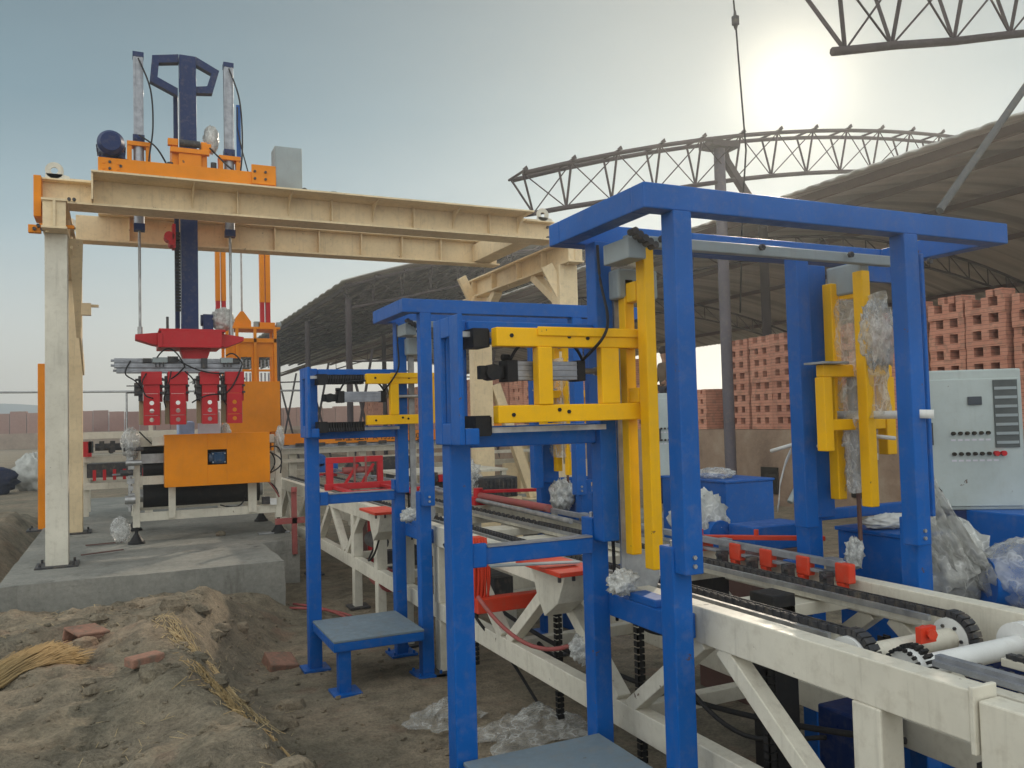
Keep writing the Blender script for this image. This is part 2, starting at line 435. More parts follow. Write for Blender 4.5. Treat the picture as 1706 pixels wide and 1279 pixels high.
# ================================================================== GROUND
def sstep(a, b, x):
    t = max(0, min(1, (x - a) / (b - a))); return t * t * (3 - 2 * t)
def gh(x, y):
    edge = .66 + max(0, 5.4 - y) * .10 if y < 5.4 else .66 + (y - 5.4) * .33
    edge += .10 * mn.noise(Vector((y * 1.3, 3.1, 0)))
    pl = 1 - sstep(edge - .50, edge + .10, x)
    back = 1 - sstep(6.2, 7.5, y) * .42
    near = sstep(-1, 2.0, y)
    h = .43 * pl * back * near
    # crest lip along the right edge of the heap
    h += .09 * pl * math.exp(-((x - (edge - .5)) / .22) ** 2) * (1 - sstep(6.2, 7.2, y)) * near
    # second heap left of slab
    if x < -.9:
        k = sstep(-.9, -1.5, x) * sstep(7, 8.5, y) * (1 - sstep(14, 19, y))
        h = max(h * (1 - sstep(7.5, 9, y)), .42 * k)
    elif y > 7.6: h *= (1 - sstep(7.6, 8.2, y))
    am = .25 + .75 * max(pl * near * (1 - sstep(7.8, 9, y)), sstep(-.9, -1.3, x) * (1 - sstep(14, 20, y)) * sstep(6, 8, y))
    v = Vector((x, y, 0))
    if -9 < x < 12 and y < 22:
        h += am * (.085 * (mn.fractal(v * 1.7, .9, 2.1, 6)) + .05 * abs(mn.noise(v * 2.6 + Vector((2, 9, 0))))  + .035 * abs(mn.noise(v * 5.2 + Vector((7, 1, 0)))) + .018 * mn.noise(v * 15))
        h -= .03 * am
    return h
def axis(segs):
    o = []
    for a, b, st in segs:
        k = a
        while k < b - 1e-6: o.append(k); k += st
    o.append(segs[-1][1]); return o
xs = axis([(-300, -60, 60), (-60, -10, 5), (-10, -3, .5), (-3, 2.2, .035), (2.2, 5, .15), (5, 15, .5), (15, 60, 5), (60, 300, 60)])
ys = axis([(-60, 0, 10), (0, 2, .25), (2, 9, .035), (9, 16, .15), (16, 30, 1), (30, 90, 6), (90, 300, 70)])
v = [(x, y, gh(x, y)) for y in ys for x in xs]; nx = len(xs)
f = [(j * nx + i, j * nx + i + 1, (j + 1) * nx + i + 1, (j + 1) * nx + i) for j in range(len(ys) - 1) for i in range(nx - 1)]
gm = MB().add(v, f, True).build('ground', EARTH); tag(gm, kind='structure')
# clods and pebbles : stuff
mb = MB()
def rock(mb, c, r, seed):
    n = 7; v = []; off = Vector((seed * 1.3, seed * .7, 0))
    for i in range(5):
        th = pi * i / 4
        for k in range(n):
            d = Vector((sin(th) * cos(2 * pi * k / n), sin(th) * sin(2 * pi * k / n), cos(th)))
            rr = r * (1 + .55 * mn.noise(d * 2 + off)); v.append((c[0] + d.x * rr * 1.2, c[1] + d.y * rr, c[2] + d.z * rr * .75))
    mb.add(v, [(i * n + k, (i + 1) * n + k, (i + 1) * n + (k + 1) % n, i * n + (k + 1) % n) for i in range(4) for k in range(n)])
for i in range(1260):
    if i < 900: x = random.uniform(-1.9, .95); y = random.uniform(2.6, 7.3)
    elif i < 1200: x = random.uniform(.7, 2.0); y = random.uniform(3, 8)
    else: x = random.uniform(-2.6, -.95); y = random.uniform(7.5, 14)
    r = random.choice([.004, .005, .006, .008, .010, .016]) * random.uniform(.7, 1.3) * (1.25 if i > 1199 else 1)
    if i % 19 == 0 and i < 900: r = random.uniform(.022, .05)
    if i >= 1200: x = random.uniform(-1.9, .9); y = random.uniform(2.8, 6.8); r = random.uniform(.03, .075)
    rock(mb, (x, y, gh(x, y) + r * (.3 if r < .03 else .05)), r, i)
for i in range(2600):
    x = random.uniform(-1.9, 2.0); y = random.uniform(2.5, 7.0); r = random.uniform(.002, .0055); z = gh(x, y)
    a0 = random.random() * 6; mb.add([(x + r * cos(a0), y + r * sin(a0), z), (x + r * cos(a0 + 2.1), y + r * sin(a0 + 2.1), z), (x + r * cos(a0 + 4.2), y + r * sin(a0 + 4.2), z), (x, y, z + r * 1.3)], [(0, 1, 3), (1, 2, 3), (2, 0, 3)])
tag(mb.build('clods', EARTH), kind='stuff', label='loose earth clods and pebbles scattered over the dirt', cat='pebbles')
mb = MB()
for i in range(520):
    x = random.uniform(-1.8, .9); y = random.uniform(2.7, 7.2); a = random.uniform(0, pi); l = random.uniform(.015, .06)
    if mn.noise(Vector((x * 2.2, y * 2.2, 5))) < -.05: continue
    z = gh(x, y) + .008; p = Vector((x, y, z)); q = p + Vector((cos(a) * l, sin(a) * l, random.uniform(-.005, .02)))
    mb.beam(p, q, .0018, .0012)
tag(mb.build('straw_litter', STRAW2), kind='stuff', label='short dry straw stalks strewn over the dirt heap', cat='straw')
def straw_bundle(c, L, W, Ht, ang, n, seed, label, mat):
    rnd = random.Random(seed); mb = MB(); d = Vector((cos(ang), sin(ang), 0)); s_ = Vector((-sin(ang), cos(ang), 0))
    for i in range(n):
        u = rnd.uniform(-1, 1) * W / 2; hh = Ht * sqrt(max(0, 1 - (2 * u / W) ** 2)) * rnd.random()
        l = L * rnd.uniform(.55, 1); st = rnd.uniform(-.15, .15) * L
        p = Vector(c) + s_ * u * .45 + d * (-L / 2 + st); q = Vector(c) + s_ * u * 1.1 + d * (-L / 2 + st + l)
        p.z = gh(p.x, p.y) + hh * .6 + .01; q.z = gh(q.x, q.y) + hh + rnd.uniform(0, .02)
        mm = p.lerp(q, .5) + Vector((0, 0, rnd.uniform(-.004, .018))); mm.z = max(mm.z, gh(mm.x, mm.y) + .012)
        mb.path([p, mm, q], rnd.uniform(.0011, .002), 3)
    return tag(mb.build('straw_bundle', mat, at=c), label, 'straw bundle')
straw_bundle((-.42, 4.95, .4), .60, .26, .10, 1.05, 2300, 1, 'thick sheaf of golden straw lying on the dirt at the left edge of the photo', STRAWM)
def straw_strip(pts, W, n, seed, label, mat):
    rnd = random.Random(seed); mb = MB()
    for i in range(n):
        t_ = rnd.random() * (len(pts) - 1); k = int(t_); f_ = t_ - k
        x = pts[k][0] * (1 - f_) + pts[k + 1][0] * f_; y = pts[k][1] * (1 - f_) + pts[k + 1][1] * f_
        a0 = atan2(pts[k + 1][1] - pts[k][1], pts[k + 1][0] - pts[k][0]) + rnd.gauss(0, .6)
        o = rnd.gauss(0, W / 2); x += o; y += rnd.gauss(0, W / 3); l = rnd.uniform(.02, .09)
        p = Vector((x, y, gh(x, y) + .006 + rnd.random() * .014)); x2, y2 = x + cos(a0) * l, y + sin(a0) * l
        q = Vector((x2, y2, gh(x2, y2) + .006 + rnd.random() * .022))
        mb.beam(p, q, .0028, .002)
    return tag(mb.build('straw_layer', mat, at=(pts[0][0], pts[0][1], .3)), label, 'straw')
straw_strip([(.40, 4.35), (.52, 4.05), (.66, 3.75), (.74, 3.55)], .17, 1300, 3, 'thin layer of flattened yellow straw on the lower crest of the dirt heap', STRAWM)
straw_strip([(.30, 5.55), (.38, 5.2), (.48, 4.85), (.58, 4.5)], .15, 900, 4, 'strip of pale straw along the upper crest of the dirt heap', STRAW2)
def brick(c, rz, rx, dims=(.20, .095, .052), label='', mat=None, hollow=False):
    mb = MB()
    if hollow:
        a, b_, h = dims
        mb.box(-a / 2, a / 2, -b_ / 2, b_ / 2, -h / 2, -h / 2 + .018); mb.box(-a / 2, a / 2, -b_ / 2, b_ / 2, h / 2 - .018, h / 2)
        mb.box(-a / 2, a / 2, -b_ / 2, -b_ / 2 + .018, -h / 2 + .018, h / 2 - .018); mb.box(-a / 2, a / 2, b_ / 2 - .018, b_ / 2, -h / 2 + .018, h / 2 - .018)
    else: mb.cbox((0, 0, 0), dims)
    o = mb.build('brick', mat or BRICKD, bevel=.008, local=True); o.location = c; o.rotation_euler = (rx, rx * .6, rz)
    return tag(o, label, 'brick')
brick((-.19, 5.62, gh(-.19, 5.62) + .035), .5, .12, (.19, .19, .10), 'hollow clay brick half sunk in dirt below the concrete slab', hollow=True)
brick((.10, 4.42, gh(.10, 4.42) + .012), .45, .0, (.16, .09, .045), 'small flat broken brick piece on the middle of the dirt heap')
brick((.98, 5.95, gh(.98, 5.95) - .005), .2, .3, (.20, .18, .14), 'large reddish brown block at the foot of the slab corner')


# ================================================================== SLAB
def slab(x0, x1, y0, y1, zt, nseed, name='concrete_slab'):
    pass
S = .45
th = thing('concrete_slab', 'long grey concrete foundation slab under the cream gantry', 'foundation', (0, 9, 0))
def rough_block(x0, x1, y0, y1, z0, z1, step=.12):
    mb = MB(); nxn = max(2, int((x1 - x0) / step)); nyn = max(2, int((y1 - y0) / step)); nz = 6
    def disp(p):
        p = Vector(p); k = mn.noise(p * 3) * .012 + mn.noise(p * 9) * .006
        lo = (1 - sstep(z0, z1, p.z)) * .05 * mn.noise(p * 2.1)
        return p + Vector((k, k - lo, k * .5))
    # top
    v = [disp((x0 + (x1 - x0) * i / nxn, y0 + (y1 - y0) * j / nyn, z1)) for j in range(nyn + 1) for i in range(nxn + 1)]
    mb.add(v, [(j * (nxn + 1) + i, j * (nxn + 1) + i + 1, (j + 1) * (nxn + 1) + i + 1, (j + 1) * (nxn + 1) + i) for j in range(nyn) for i in range(nxn)], True)
    def side(pts):
        n = len(pts) - 1; v = [disp((a, b_, z0 + (z1 - z0) * k / nz)) for k in range(nz + 1) for a, b_ in pts]
        mb.add(v, [(k * (n + 1) + i, k * (n + 1) + i + 1, (k + 1) * (n + 1) + i + 1, (k + 1) * (n + 1) + i) for k in range(nz) for i in range(n)], True)
    side([(x0 + (x1 - x0) * i / nxn, y0) for i in range(nxn + 1)])
    side([(x1, y0 + (y1 - y0) * i / nyn) for i in range(nyn + 1)])
    side([(x1 - (x1 - x0) * i / nxn, y1) for i in range(nxn + 1)])
    side([(x0, y1 - (y1 - y0) * i / nyn) for i in range(nyn + 1)])
    return mb
rough_block(-.87, 1.31, 7.60, 8.94, -.3, S, .1).build('slab_front', CONC, th)
rough_block(-.87, 1.70, 8.94, 16.5, -.3, S - .004, .2).build('slab_rear', CONC, th)
# footing pads right of the conveyor
tag(rough_block(4.2, 6.0, 8.0, 11.9, -.2, .47, .3).build('concrete_pad', CONC), 'grey concrete pad under the right hand gantry legs', 'concrete pad')

# ================================================================== GANTRY
G = thing('gantry_crane', 'cream steel gantry with wide flanged beams spanning the machine on the slab', 'gantry', (1.9, 9.8, S))
def col(x0, x1, y0, y1, z0, z1, mat, parent, name='leg', plate=True):
    mb = B(x0, x1, y0, y1, z0, z1)
    o = mb.build(name, mat, parent, .006)
    if plate:
        cx, cy = (x0 + x1) / 2, (y0 + y1) / 2
        pm = B(cx - .17, cx + .17, cy - .17, cy + .17, z0 - .002, z0 + .016)
        bolts(pm, [(cx + a * .13, cy + b_ * .13, z0 + .016) for a in (-1, 1) for b_ in (-1, 1)], (0, 0, 1), .012, .03)
        pm.build('base_plate', DARKM, o)
    return o
col(-.60, -.42, 8.42, 8.60, S, 3.42, CREAMW, G); col(-.56, -.40, 11.0, 11.18, S, 3.42, CREAM, G)
col(4.60, 4.84, 8.40, 8.60, .475, 3.42, CREAM, G); col(4.60, 4.88, 11.0, 11.2, .475, 3.42, CREAM, G)
B(-.87, -.78, 7.6, 7.61, 0, 0).v
# end beams (I sections) along y
for x in (-.51, 4.72):
    mb = B(x - .012, x + .012, 8.20, 11.45, 3.44, 3.665); mb.box(x - .10, x + .10, 8.20, 11.45, 3.42, 3.44); mb.box(x - .10, x + .10, 8.20, 11.45, 3.665, 3.685)
    for yy in (8.22, 8.9, 9.6, 10.4, 11.1): mb.box(x - .09, x - .012, yy, yy + .012, 3.44, 3.665); mb.box(x + .012, x + .09, yy, yy + .012, 3.44, 3.665)
    bolts(mb, [(x - .06, yy, 3.42) for yy in (8.3, 8.7, 9.2, 9.9, 10.5, 11.0)], (0, 0, -1), .014, .02)
    mb.build('end_beam', CREAM, G, .002)
# front main beam
mb = B(-.42, 4.46, 8.50, 8.52, 3.707, 3.95)
mb.box(-.62, 4.56, 8.36, 8.66, 3.687, 3.707)
mb.box(-.22, 4.20, 8.20, 8.78, 3.95, 3.968)
mb.box(-.22, -.205, 8.22, 8.50, 3.707, 3.95)
mb.box(-.62, -.222, 8.40, 8.62, 3.90, 3.915); mb.box(4.2, 4.56, 8.40, 8.62, 3.90, 3.915)
mb.box(-.62, -.42, 8.50, 8.52, 3.707, 3.90); mb.box(4.46, 4.56, 8.50, 8.52, 3.707, 3.90)
for x in (.64, 1.55, 2.42, 3.33, 4.12):
    pl = [(x, 8.50, 3.76), (x, 8.50, 3.95), (x, 8.22, 3.95)] + [(x, 8.50 - .25 * (1 - sin(t)) - .02, 3.93 - .17 * (1 - cos(t)) ** 1.0) for t in (.35, .8, 1.2)]
    mb.prism(pl, (.012, 0, 0))
for x in (1.05, 1.98, 2.86, 3.75): mb.box(x, x + .01, 8.42, 8.50, 3.707, 3.95)
mb.build('front_beam', CREAM, G, .002)
# rear main beam
B(4.20, 4.44, 8.53, 10.04, 3.715, 3.94).build('tie_beam', CREAM, G, .004)
mb = B(-.42, 4.56, 10.05, 10.07, 3.707, 3.98); mb.box(-.62, 4.56, 9.95, 10.17, 3.687, 3.707); mb.box(-.2, 4.5, 9.93, 10.19, 3.98, 3.998)
for k in range(9): mb.box(.1 + k * .52, .11 + k * .52, 9.96, 10.05, 3.707, 3.98)
mb.build('rear_beam', CREAM, G, .002)
# lifting lugs, bolts and end bracket
mb = MB()
for (x, y) in ((-.52, 8.42), (4.42, 8.42), (-.50, 10.6)):
    r0, r1 = .03, .075; n = 16; z0 = 3.99
    for k in range(n):
        a, b_ = 2 * pi * k / n, 2 * pi * (k + 1) / n
        q = [(x + r * cos(t), y, z0 + r * sin(t)) for r, t in ((r0, a), (r1, a), (r1, b_), (r0, b_))]
        mb.prism(q, (0, .02, 0))
    mb.prism([(x - .075, y, 3.915), (x + .12, y, 3.915), (x + .12, y, 3.945), (x + .06, y, 3.96), (x - .07, y, 3.96)], (0, .02, 0))
mb.build('lifting_lug', CREAMW, G)
mb = B(-.68, -.62, 8.36, 8.64, 3.55, 3.92); mb.box(-.72, -.62, 8.34, 8.40, 3.40, 3.47); mb.box(-.64, -.36, 8.36, 8.39, 3.46, 3.49)
mb.build('end_stop', ORG, G, .004)
bolts(MB(), [(-.67 + .03 * i, 8.34, 3.43 + .03 * (i % 2)) for i in range(3)] + [(-.40, 8.36, 3.72), (-.36, 8.36, 3.72), (4.5, 8.48, 3.74), (4.5, 8.48, 3.86)], (0, -1, 0), .016, .03).build('bolt', DARKM, G)
# bracket plate with holes on the inner face of the left legs
mb = MB(); mb.prism([(-.42, 8.62, 3.42), (-.30, 8.62, 3.42), (-.36, 9.6, 2.6), (-.40, 9.6, 2.6)], (0, .02, 0))
mb.beam((-.40, 8.70, 3.40), (-.38, 10.9, 2.35), .02, .14); mb.box(-.42, -.30, 10.9, 11.0, 3.0, 3.14); mb.box(-.40, -.22, 10.94, 10.99, 3.10, 3.13)
mb.build('brace', CREAM, G, .003)
mb = MB()
mb.beam((4.72, 8.62, 3.02), (4.72, 9.25, 3.42), .12, .10); mb.beam((4.72, 10.98, 3.02), (4.72, 10.4, 3.42), .12, .10)
mb.beam((4.5, 8.52, 3.42), (4.72, 8.44, 2.95), .05, .14); mb.beam((4.45, 11.05, 3.70), (4.72, 11.1, 3.2), .05, .14)
mb.build('knee_brace', CREAM, G, .004)
mb = MB(); mb.beam((4.93, 11.05, 2.15), (5.50, 11.05, .50), .14, .12, (0, 1, 0)); mb.box(5.35, 5.80, 10.9, 11.2, .47, .49)
mb.build('raking_strut', CREAM, G, .004)
# small stubs on top flange
mb = B(2.00, 2.05, 8.5, 8.55, 3.968, 4.06); mb.box(3.17, 3.22, 8.5, 8.55, 3.968, 4.05); mb.build('stub_post', GREYP, G)
# dropped steel bars near the foot
for i, (p, q, lb) in enumerate((((-.34, 8.95, .47), (.02, 9.1, .47), 'rusty rod on the slab nearer the front left gantry leg'), ((-.33, 9.75, .46), (.02, 9.8, .46), 'flat rusty bar on the slab between the two left gantry legs'))):
    tag(MB().beam(p, q, .03, .01).build('steel_bar', RUST, at=p), lb, 'steel bar')
# orange post behind the left legs
t = thing('orange_post', 'tall orange steel post behind the left cream gantry legs', 'post', (-.88, 12, S))
col(-.93, -.83, 11.95, 12.05, .42, 2.5, ORG, t, 'pole')

# ---- trolley on top of the gantry
T = thing('gantry_trolley', 'orange trolley carrying two air cylinders and the navy mast on top of the gantry', 'trolley', (.6, 9.1, 3.97))
mb = B(-.167, 1.405, 8.30, 8.42, 3.972, 4.12); mb.box(-.167, 1.405, 10.0, 10.14, 4.0, 4.12); mb.box(-.10, .02, 8.42, 10.0, 4.0, 4.10); mb.box(1.22, 1.34, 8.42, 10.0, 4.0, 4.10)
mb.box(.02, 1.22, 9.12, 9.18, 4.02, 4.30); mb.box(.02, 1.22, 9.48, 9.54, 4.02, 4.2); mb.box(1.17, 1.40, 8.28, 8.30, 4.0, 4.19)
bolts(mb, [(x, 8.30, z) for x in (-.12, 0, 1.22, 1.34) for z in (4.02, 4.07)], (0, -1, 0), .01, .01)
mb.build('carriage', ORG, T, .004)
bolts(MB(), [(-.07, 8.3, 4.02), (0.02, 8.3, 4.05), (-.07, 8.3, 4.08), (1.20, 8.28, 4.05), (1.3, 8.28, 4.05), (1.2, 8.28, 4.12), (1.3, 8.28, 4.12)], (0, -1, 0), .013, .015).build('bolt', DARKM, T)
mo = MB().tube((-.06, 8.30, 4.26), (-.06, 8.62, 4.26), .115, 28)
for k in range(20):
    a = 2 * pi * k / 20; mo.beam((-.06 + .118 * cos(a), 8.40, 4.26 + .118 * sin(a)), (-.06 + .118 * cos(a), 8.62, 4.26 + .118 * sin(a)), .006, .012, (cos(a), 0, sin(a)))
mo.tube((-.06, 8.25, 4.26), (-.06, 8.30, 4.26), .085, 28, .115)
mo.box(-.02, .06, 8.36, 8.5, 4.12, 4.2); mo.box(-.16, .04, 8.36, 8.58, 4.125, 4.15)
mo.build('motor', NAVY, T)
for (x, zt, zb) in ((.19, 5.50, 4.55), (1.07, 5.53, 4.50)):
    c = B(x - .047, x + .047, 9.153, 9.247, zb + .09, zt - .05)
    for s_ in (-.03, .03): c.box(x + s_ - .006, x + s_ + .006, 9.147, 9.153, zb + .09, zt - .05)
    c.tube((x, 9.2, 3.70), (x, 9.2, zb - .02), .05, 16)
    co = c.build('air_cylinder', ALU, T, .003)
    e = B(x - .052, x + .052, 9.148, 9.252, zt - .05, zt); e.box(x - .055, x + .055, 9.145, 9.255, zb + .02, zb + .09)
    for a in (-.03, .03): e.tube((x + a, 9.13, zb + .05), (x + a, 9.16, zb + .05), .014, 8); e.tube((x + a, 9.14, zb - .01), (x + a, 9.2, zb + .02), .02, 8)
    e.box(x - .052, x + .052, 9.148, 9.252, 3.66, 3.73)
    e.build('end_cap', NAVY, co)
    br = B(x - .11, x - .065, 9.14, 9.26, zb - .30, zb - .03); br.box(x + .065, x + .11, 9.14, 9.26, zb - .30, zb - .03); br.box(x - .11, x + .11, 9.13, 9.27, zb - .03, zb + .015); br.box(x - .13, x + .13, 9.12, 9.28, zb - .5, zb - .27)
    br.build('cylinder_bracket', ORG, co, .004)
    r = MB().tube((x, 9.2, 2.63), (x, 9.2, 3.70), .014, 10); r.tube((x, 9.2, 2.60), (x, 9.2, 2.68), .026, 10)
    r.build('piston_rod', STEEL, co)
# guide head round the mast
mb = B(.50, .56, 9.10, 9.50, 4.28, 4.62); mb.box(.78, .84, 9.10, 9.50, 4.28, 4.62); mb.box(.56, .78, 9.06, 9.14, 4.28, 4.47); mb.box(.48, .86, 9.04, 9.1, 4.47, 4.52); mb.box(.46, .56, 9.08, 9.14, 4.55, 4.62); mb.box(.78, .88, 9.08, 9.14, 4.52, 4.6)
mb.box(.52, .82, 9.44, 9.52, 4.28, 4.6)
mb.build('guide_head', ORG, T, .004)
mb = MB().tube((.57, 9.08, 4.58), (.77, 9.08, 4.58), .035, 14); mb.tube((.48, 9.07, 4.36), (.48, 9.07, 4.26), .03, 10); mb.tube((.90, 9.07, 4.40), (.90, 9.07, 4.26), .03, 10)
mb.build('guide_roller', DARKM, T)
lump((.90, 9.3, 4.72), (.14, .16, .26), 4, .3).build('wrapped_drive', WRAPO, T)
# navy mast with hexagonal loop
mb = B(.585, .748, 9.2, 9.36, 2.66, 5.56); mb.box(.535, .58, 9.40, 9.48, 2.70, 5.20)
mb.box(.58, .585, 9.2, 9.21, 2.7, 5.3)
mb.build('mast', NAVY, T, .004)
mb = B(.5815, .5845, 9.19, 9.199, 2.72, 5.15); mb.build('mast_rail', ALU, T)
def ring(par, outer, inner, y0, th):
    n = len(outer)
    for i in range(n - 1):
        q = [(outer[i][0], y0, outer[i][1]), (outer[i + 1][0], y0, outer[i + 1][1]), (inner[i + 1][0], y0, inner[i + 1][1]), (inner[i][0], y0, inner[i][1])]
        par.prism(q, (0, th, 0))
    return par
mb = ring(MB(), [(.58, 5.575), (.325, 5.525), (.30, 5.25), (.57, 5.13)], [(.58, 5.49), (.39, 5.455), (.375, 5.30), (.57, 5.21)], 9.24, .09)
mb.build('mast_loop', NAVY, T)
mb = ring(MB(), [(.752, 5.575), (.985, 5.46), (.915, 5.205), (.752, 5.185)], [(.752, 5.49), (.905, 5.42), (.86, 5.275), (.752, 5.255)], 9.24, .09)
mb.build('mast_loop', NAVY, T)
# small red winch bits below the beam
mb = MB().tube((.47, 9.15, 3.62), (.47, 9.3, 3.62), .05, 12); mb.tube((.49, 9.12, 3.55), (.49, 9.3, 3.55), .03, 10); mb.box(.50, .53, 9.15, 9.3, 3.5, 3.75)
mb.build('pulley_block', RED, T)
for i_, pts_ in enumerate(([(.19, 9.12, 5.42), (.30, 9.08, 5.1), (.32, 9.06, 4.7), (.28, 9.05, 4.35), (.30, 9.0, 4.15)], [(.19, 9.1, 4.62), (.34, 9.04, 4.50), (.44, 9.04, 4.34), (.5, 9.04, 4.2)], [(1.07, 9.12, 5.45), (1.17, 9.08, 5.1), (1.19, 9.06, 4.6), (1.15, 9.04, 4.2)],
        [(.86, 9.05, 4.55), (.95, 9.02, 4.45), (1.05, 8.6, 4.2), (1.38, 8.6, 4.05)], [(-.02, 8.45, 4.18), (.10, 8.44, 4.15), (.3, 8.46, 4.14), (.6, 8.48, 4.14), (1.0, 8.48, 4.15), (1.4, 8.5, 4.1)])):
    MB().path(smooth(pts_), .009, 6).build('air_hose', BLACK, T)
mb = MB()
for k_ in range(26): mb.cbox((.55 + .0 * k_, 9.19, 3.66 - .032 * k_), (.05, .03, .024), 0, .1 * (k_ % 2))
mb.build('cable_carrier', BLACK, T)
# ---- cabinet and thin blue pole on the beam
t = thing('grey_cabinet', 'plain grey electrical cabinet standing on the gantry beam right of the trolley', 'cabinet', (1.56, 8.6, 3.968))
B(1.43, 1.70, 8.50, 8.72, 3.985, 4.47).build('body', GREYP, t, .004)
B(1.44, 1.69, 8.492, 8.498, 4.0, 4.455).build('door', GREYP, t, .002)
mb = B(1.705, 1.76, 8.55, 8.63, 3.985, 4.07); mb.tube((1.73, 8.54, 4.05), (1.73, 8.6, 4.05), .03, 10); mb.build('socket', DARKM, t)
t = thing('cable_pole', 'thin blue steel strip with a looped black cable behind the right air cylinder', 'pole', (1.21, 9.6, 4.1))
B(1.20, 1.245, 9.6, 9.63, 4.1, 5.25).build('strip', BLUE, t)
MB().path([(1.21, 9.59, 5.22), (1.205, 9.59, 5.0), (1.25, 9.58, 4.75), (1.32, 9.55, 4.45), (1.42, 9.5, 4.15)], .007, 6).build('cable', BLACK, t)

# ---- red gripper
R_ = thing('red_gripper', 'red gripper head with four clamp columns hanging below the navy mast', 'gripper', (.65, 9.2, 1.7))
mb = MB(); mb.prism([(.143, 9.14, 2.60), (.40, 9.14, 2.625), (.40, 9.14, 2.48), (.30, 9.14, 2.50), (.143, 9.14, 2.55)], (0, .2, 0))
mb.prism([(.94, 9.14, 2.625), (1.19, 9.14, 2.59), (1.19, 9.14, 2.55), (1.02, 9.14, 2.48), (.94, 9.14, 2.48)], (0, .2, 0))
mb.box(.39, .95, 9.0, 9.5, 2.46, 2.485); mb.box(.36, 1.0, 9.05, 9.45, 2.63, 2.655); mb.box(.38, .96, 9.03, 9.45, 2.475, 2.63); mb.box(.35, .39, 9.0, 9.5, 2.46, 2.6)
mb.build('head_plate', RED, R_, .004)
B(.43, .455, 9.1, 9.12, 2.655, 2.78).build('pin', DARKM, R_)
mb = MB().prism([(.56, 9.15, 2.46), (.86, 9.15, 2.46), (.82, 9.15, 2.34), (.60, 9.15, 2.34)], (0, .2, 0)); mb.build('neck', RED, R_)
mb = B(.80, .90, 9.28, 9.42, 2.66, 2.84); mb.tube((.78, 9.35, 2.78), (.92, 9.35, 2.78), .06, 14); mb.build('gear_motor', NAVY, R_)
lump((1.0, 9.32, 2.79), (.20, .18, .22), 9, .3).build('wrapped_motor', WRAPO, R_)
for i, (z, x0, d) in enumerate(((2.335, -.05, 9.14), (2.285, -.05, 9.13), (2.235, -.03, 9.14))):
    mb = B(x0, 1.17, d, d + .15, z - .022, z + .022)
    mb.box(x0, 1.17, d - .004, d, z - .006, z + .006)
    mb.tube((x0 - .03, d + .03, z), (x0, d + .03, z), .012, 8)
    mb.build('slide_rail', ALU, R_, .003)
mb = B(.30, .44, 9.08, 9.14, 2.31, 2.365); mb.box(.95, 1.07, 9.08, 9.14, 2.31, 2.365); mb.build('valve_block', GREYP, R_, .004)
mb = B(.21, .29, 9.09, 9.13, 2.315, 2.355); mb.box(.44, .54, 9.08, 9.13, 2.32, 2.375); mb.box(.76, .82, 9.09, 9.13, 2.26, 2.36); mb.box(1.07, 1.14, 9.08, 9.13, 2.31, 2.36)
for k in range(3):
    for x in (.33, .98): mb.tube((x + .035 * k, 9.07, 2.27), (x + .035 * k, 9.09, 2.32), .008, 6)
mb.build('sensor', DARKM, R_)
mb = MB()
for (a, b_, s_) in (((.34, 9.06, 2.36), (.60, 9.05, 2.27), -.13), ((.50, 9.05, 2.36), (.98, 9.03, 2.20), .05), ((.60, 9.05, 2.27), (.42, 9.1, 2.12), .02), ((1.0, 9.05, 2.38), (1.16, 9.05, 2.30), -.06), ((.95, 9.02, 1.98), (.66, 9.0, 1.90), -.03), ((1.16, 9.05, 2.30), (1.0, 9.1, 2.0), .05)):
    mb.path(curve(a, b_, s_), .008, 6)
for pts_ in ([(.24, 9.08, 2.20), (.20, 9.02, 2.1), (.23, 9.0, 1.98), (.30, 9.06, 1.95)], [(.47, 9.05, 2.22), (.44, 9.0, 2.08), (.40, 9.02, 1.95), (.42, 9.1, 1.86)], [(.60, 9.05, 2.22), (.68, 8.98, 2.12), (.70, 9.0, 1.98), (.74, 9.06, 1.92)], [(.93, 9.05, 2.2), (.97, 9.0, 2.06), (.96, 9.02, 1.95), (1.0, 9.1, 1.88)], [(.10, 9.1, 2.33), (.05, 9.05, 2.2), (.14, 9.0, 2.12), (.2, 9.1, 2.05)]):
    mb.path(smooth(pts_), .007, 6)
mb.build('air_hose', BLACK, R_)
for x in (.29, .535, .84, 1.085):
    c = B(x - .085, x + .085, 9.08, 9.28, 2.10, 2.205)
    if 0: c.holed(x - .06, x + .06, 1.89, 2.0, 9.10, 9.115, x, 1.945, .001)
    c = B(x - .095, x + .095, 9.08, 9.30, 2.09, 2.22); c.box(x - .075, x + .075, 9.10, 9.112, 2.0, 2.10)
    for zc in (1.905, 1.825, 1.735): c.holed(x - .075, x + .075, zc - .0425 - (.01 if zc < 1.8 else 0), zc + .0425 + (.05 if zc > 1.9 else 0), 9.10, 9.112, x, zc, .022)
    c.box(x - .075, x - .065, 9.112, 9.24, 1.69, 2.09); c.box(x - .01 + .075, x + .075, 9.112, 9.24, 1.69, 2.09); c.box(x + .075, x + .105, 9.2, 9.3, 1.92, 2.12)
    cl = c.build('clamp_column', RED, R_, .002)
    d = B(x - .115, x - .07, 9.24, 9.32, 1.69, 1.93); d.box(x + .07, x + .09, 9.2, 9.3, 1.69, 1.91); d.build('clamp_pad', TAN, cl, .003)
    d = B(x - .12, x - .08, 9.14, 9.28, 1.93, 2.18)
    for k in range(3): d.tube((x - .15, 9.12, 2.14 - .07 * k), (x - .08, 9.12, 2.14 - .07 * k), .012, 8); d.box(x + .07, x + .11, 9.12, 9.2, 2.16 - .07 * k - .02, 2.16 - .07 * k)
    d.build('clamp_linkage', DARKM, cl)
for z in (2.02, 2.10): pass
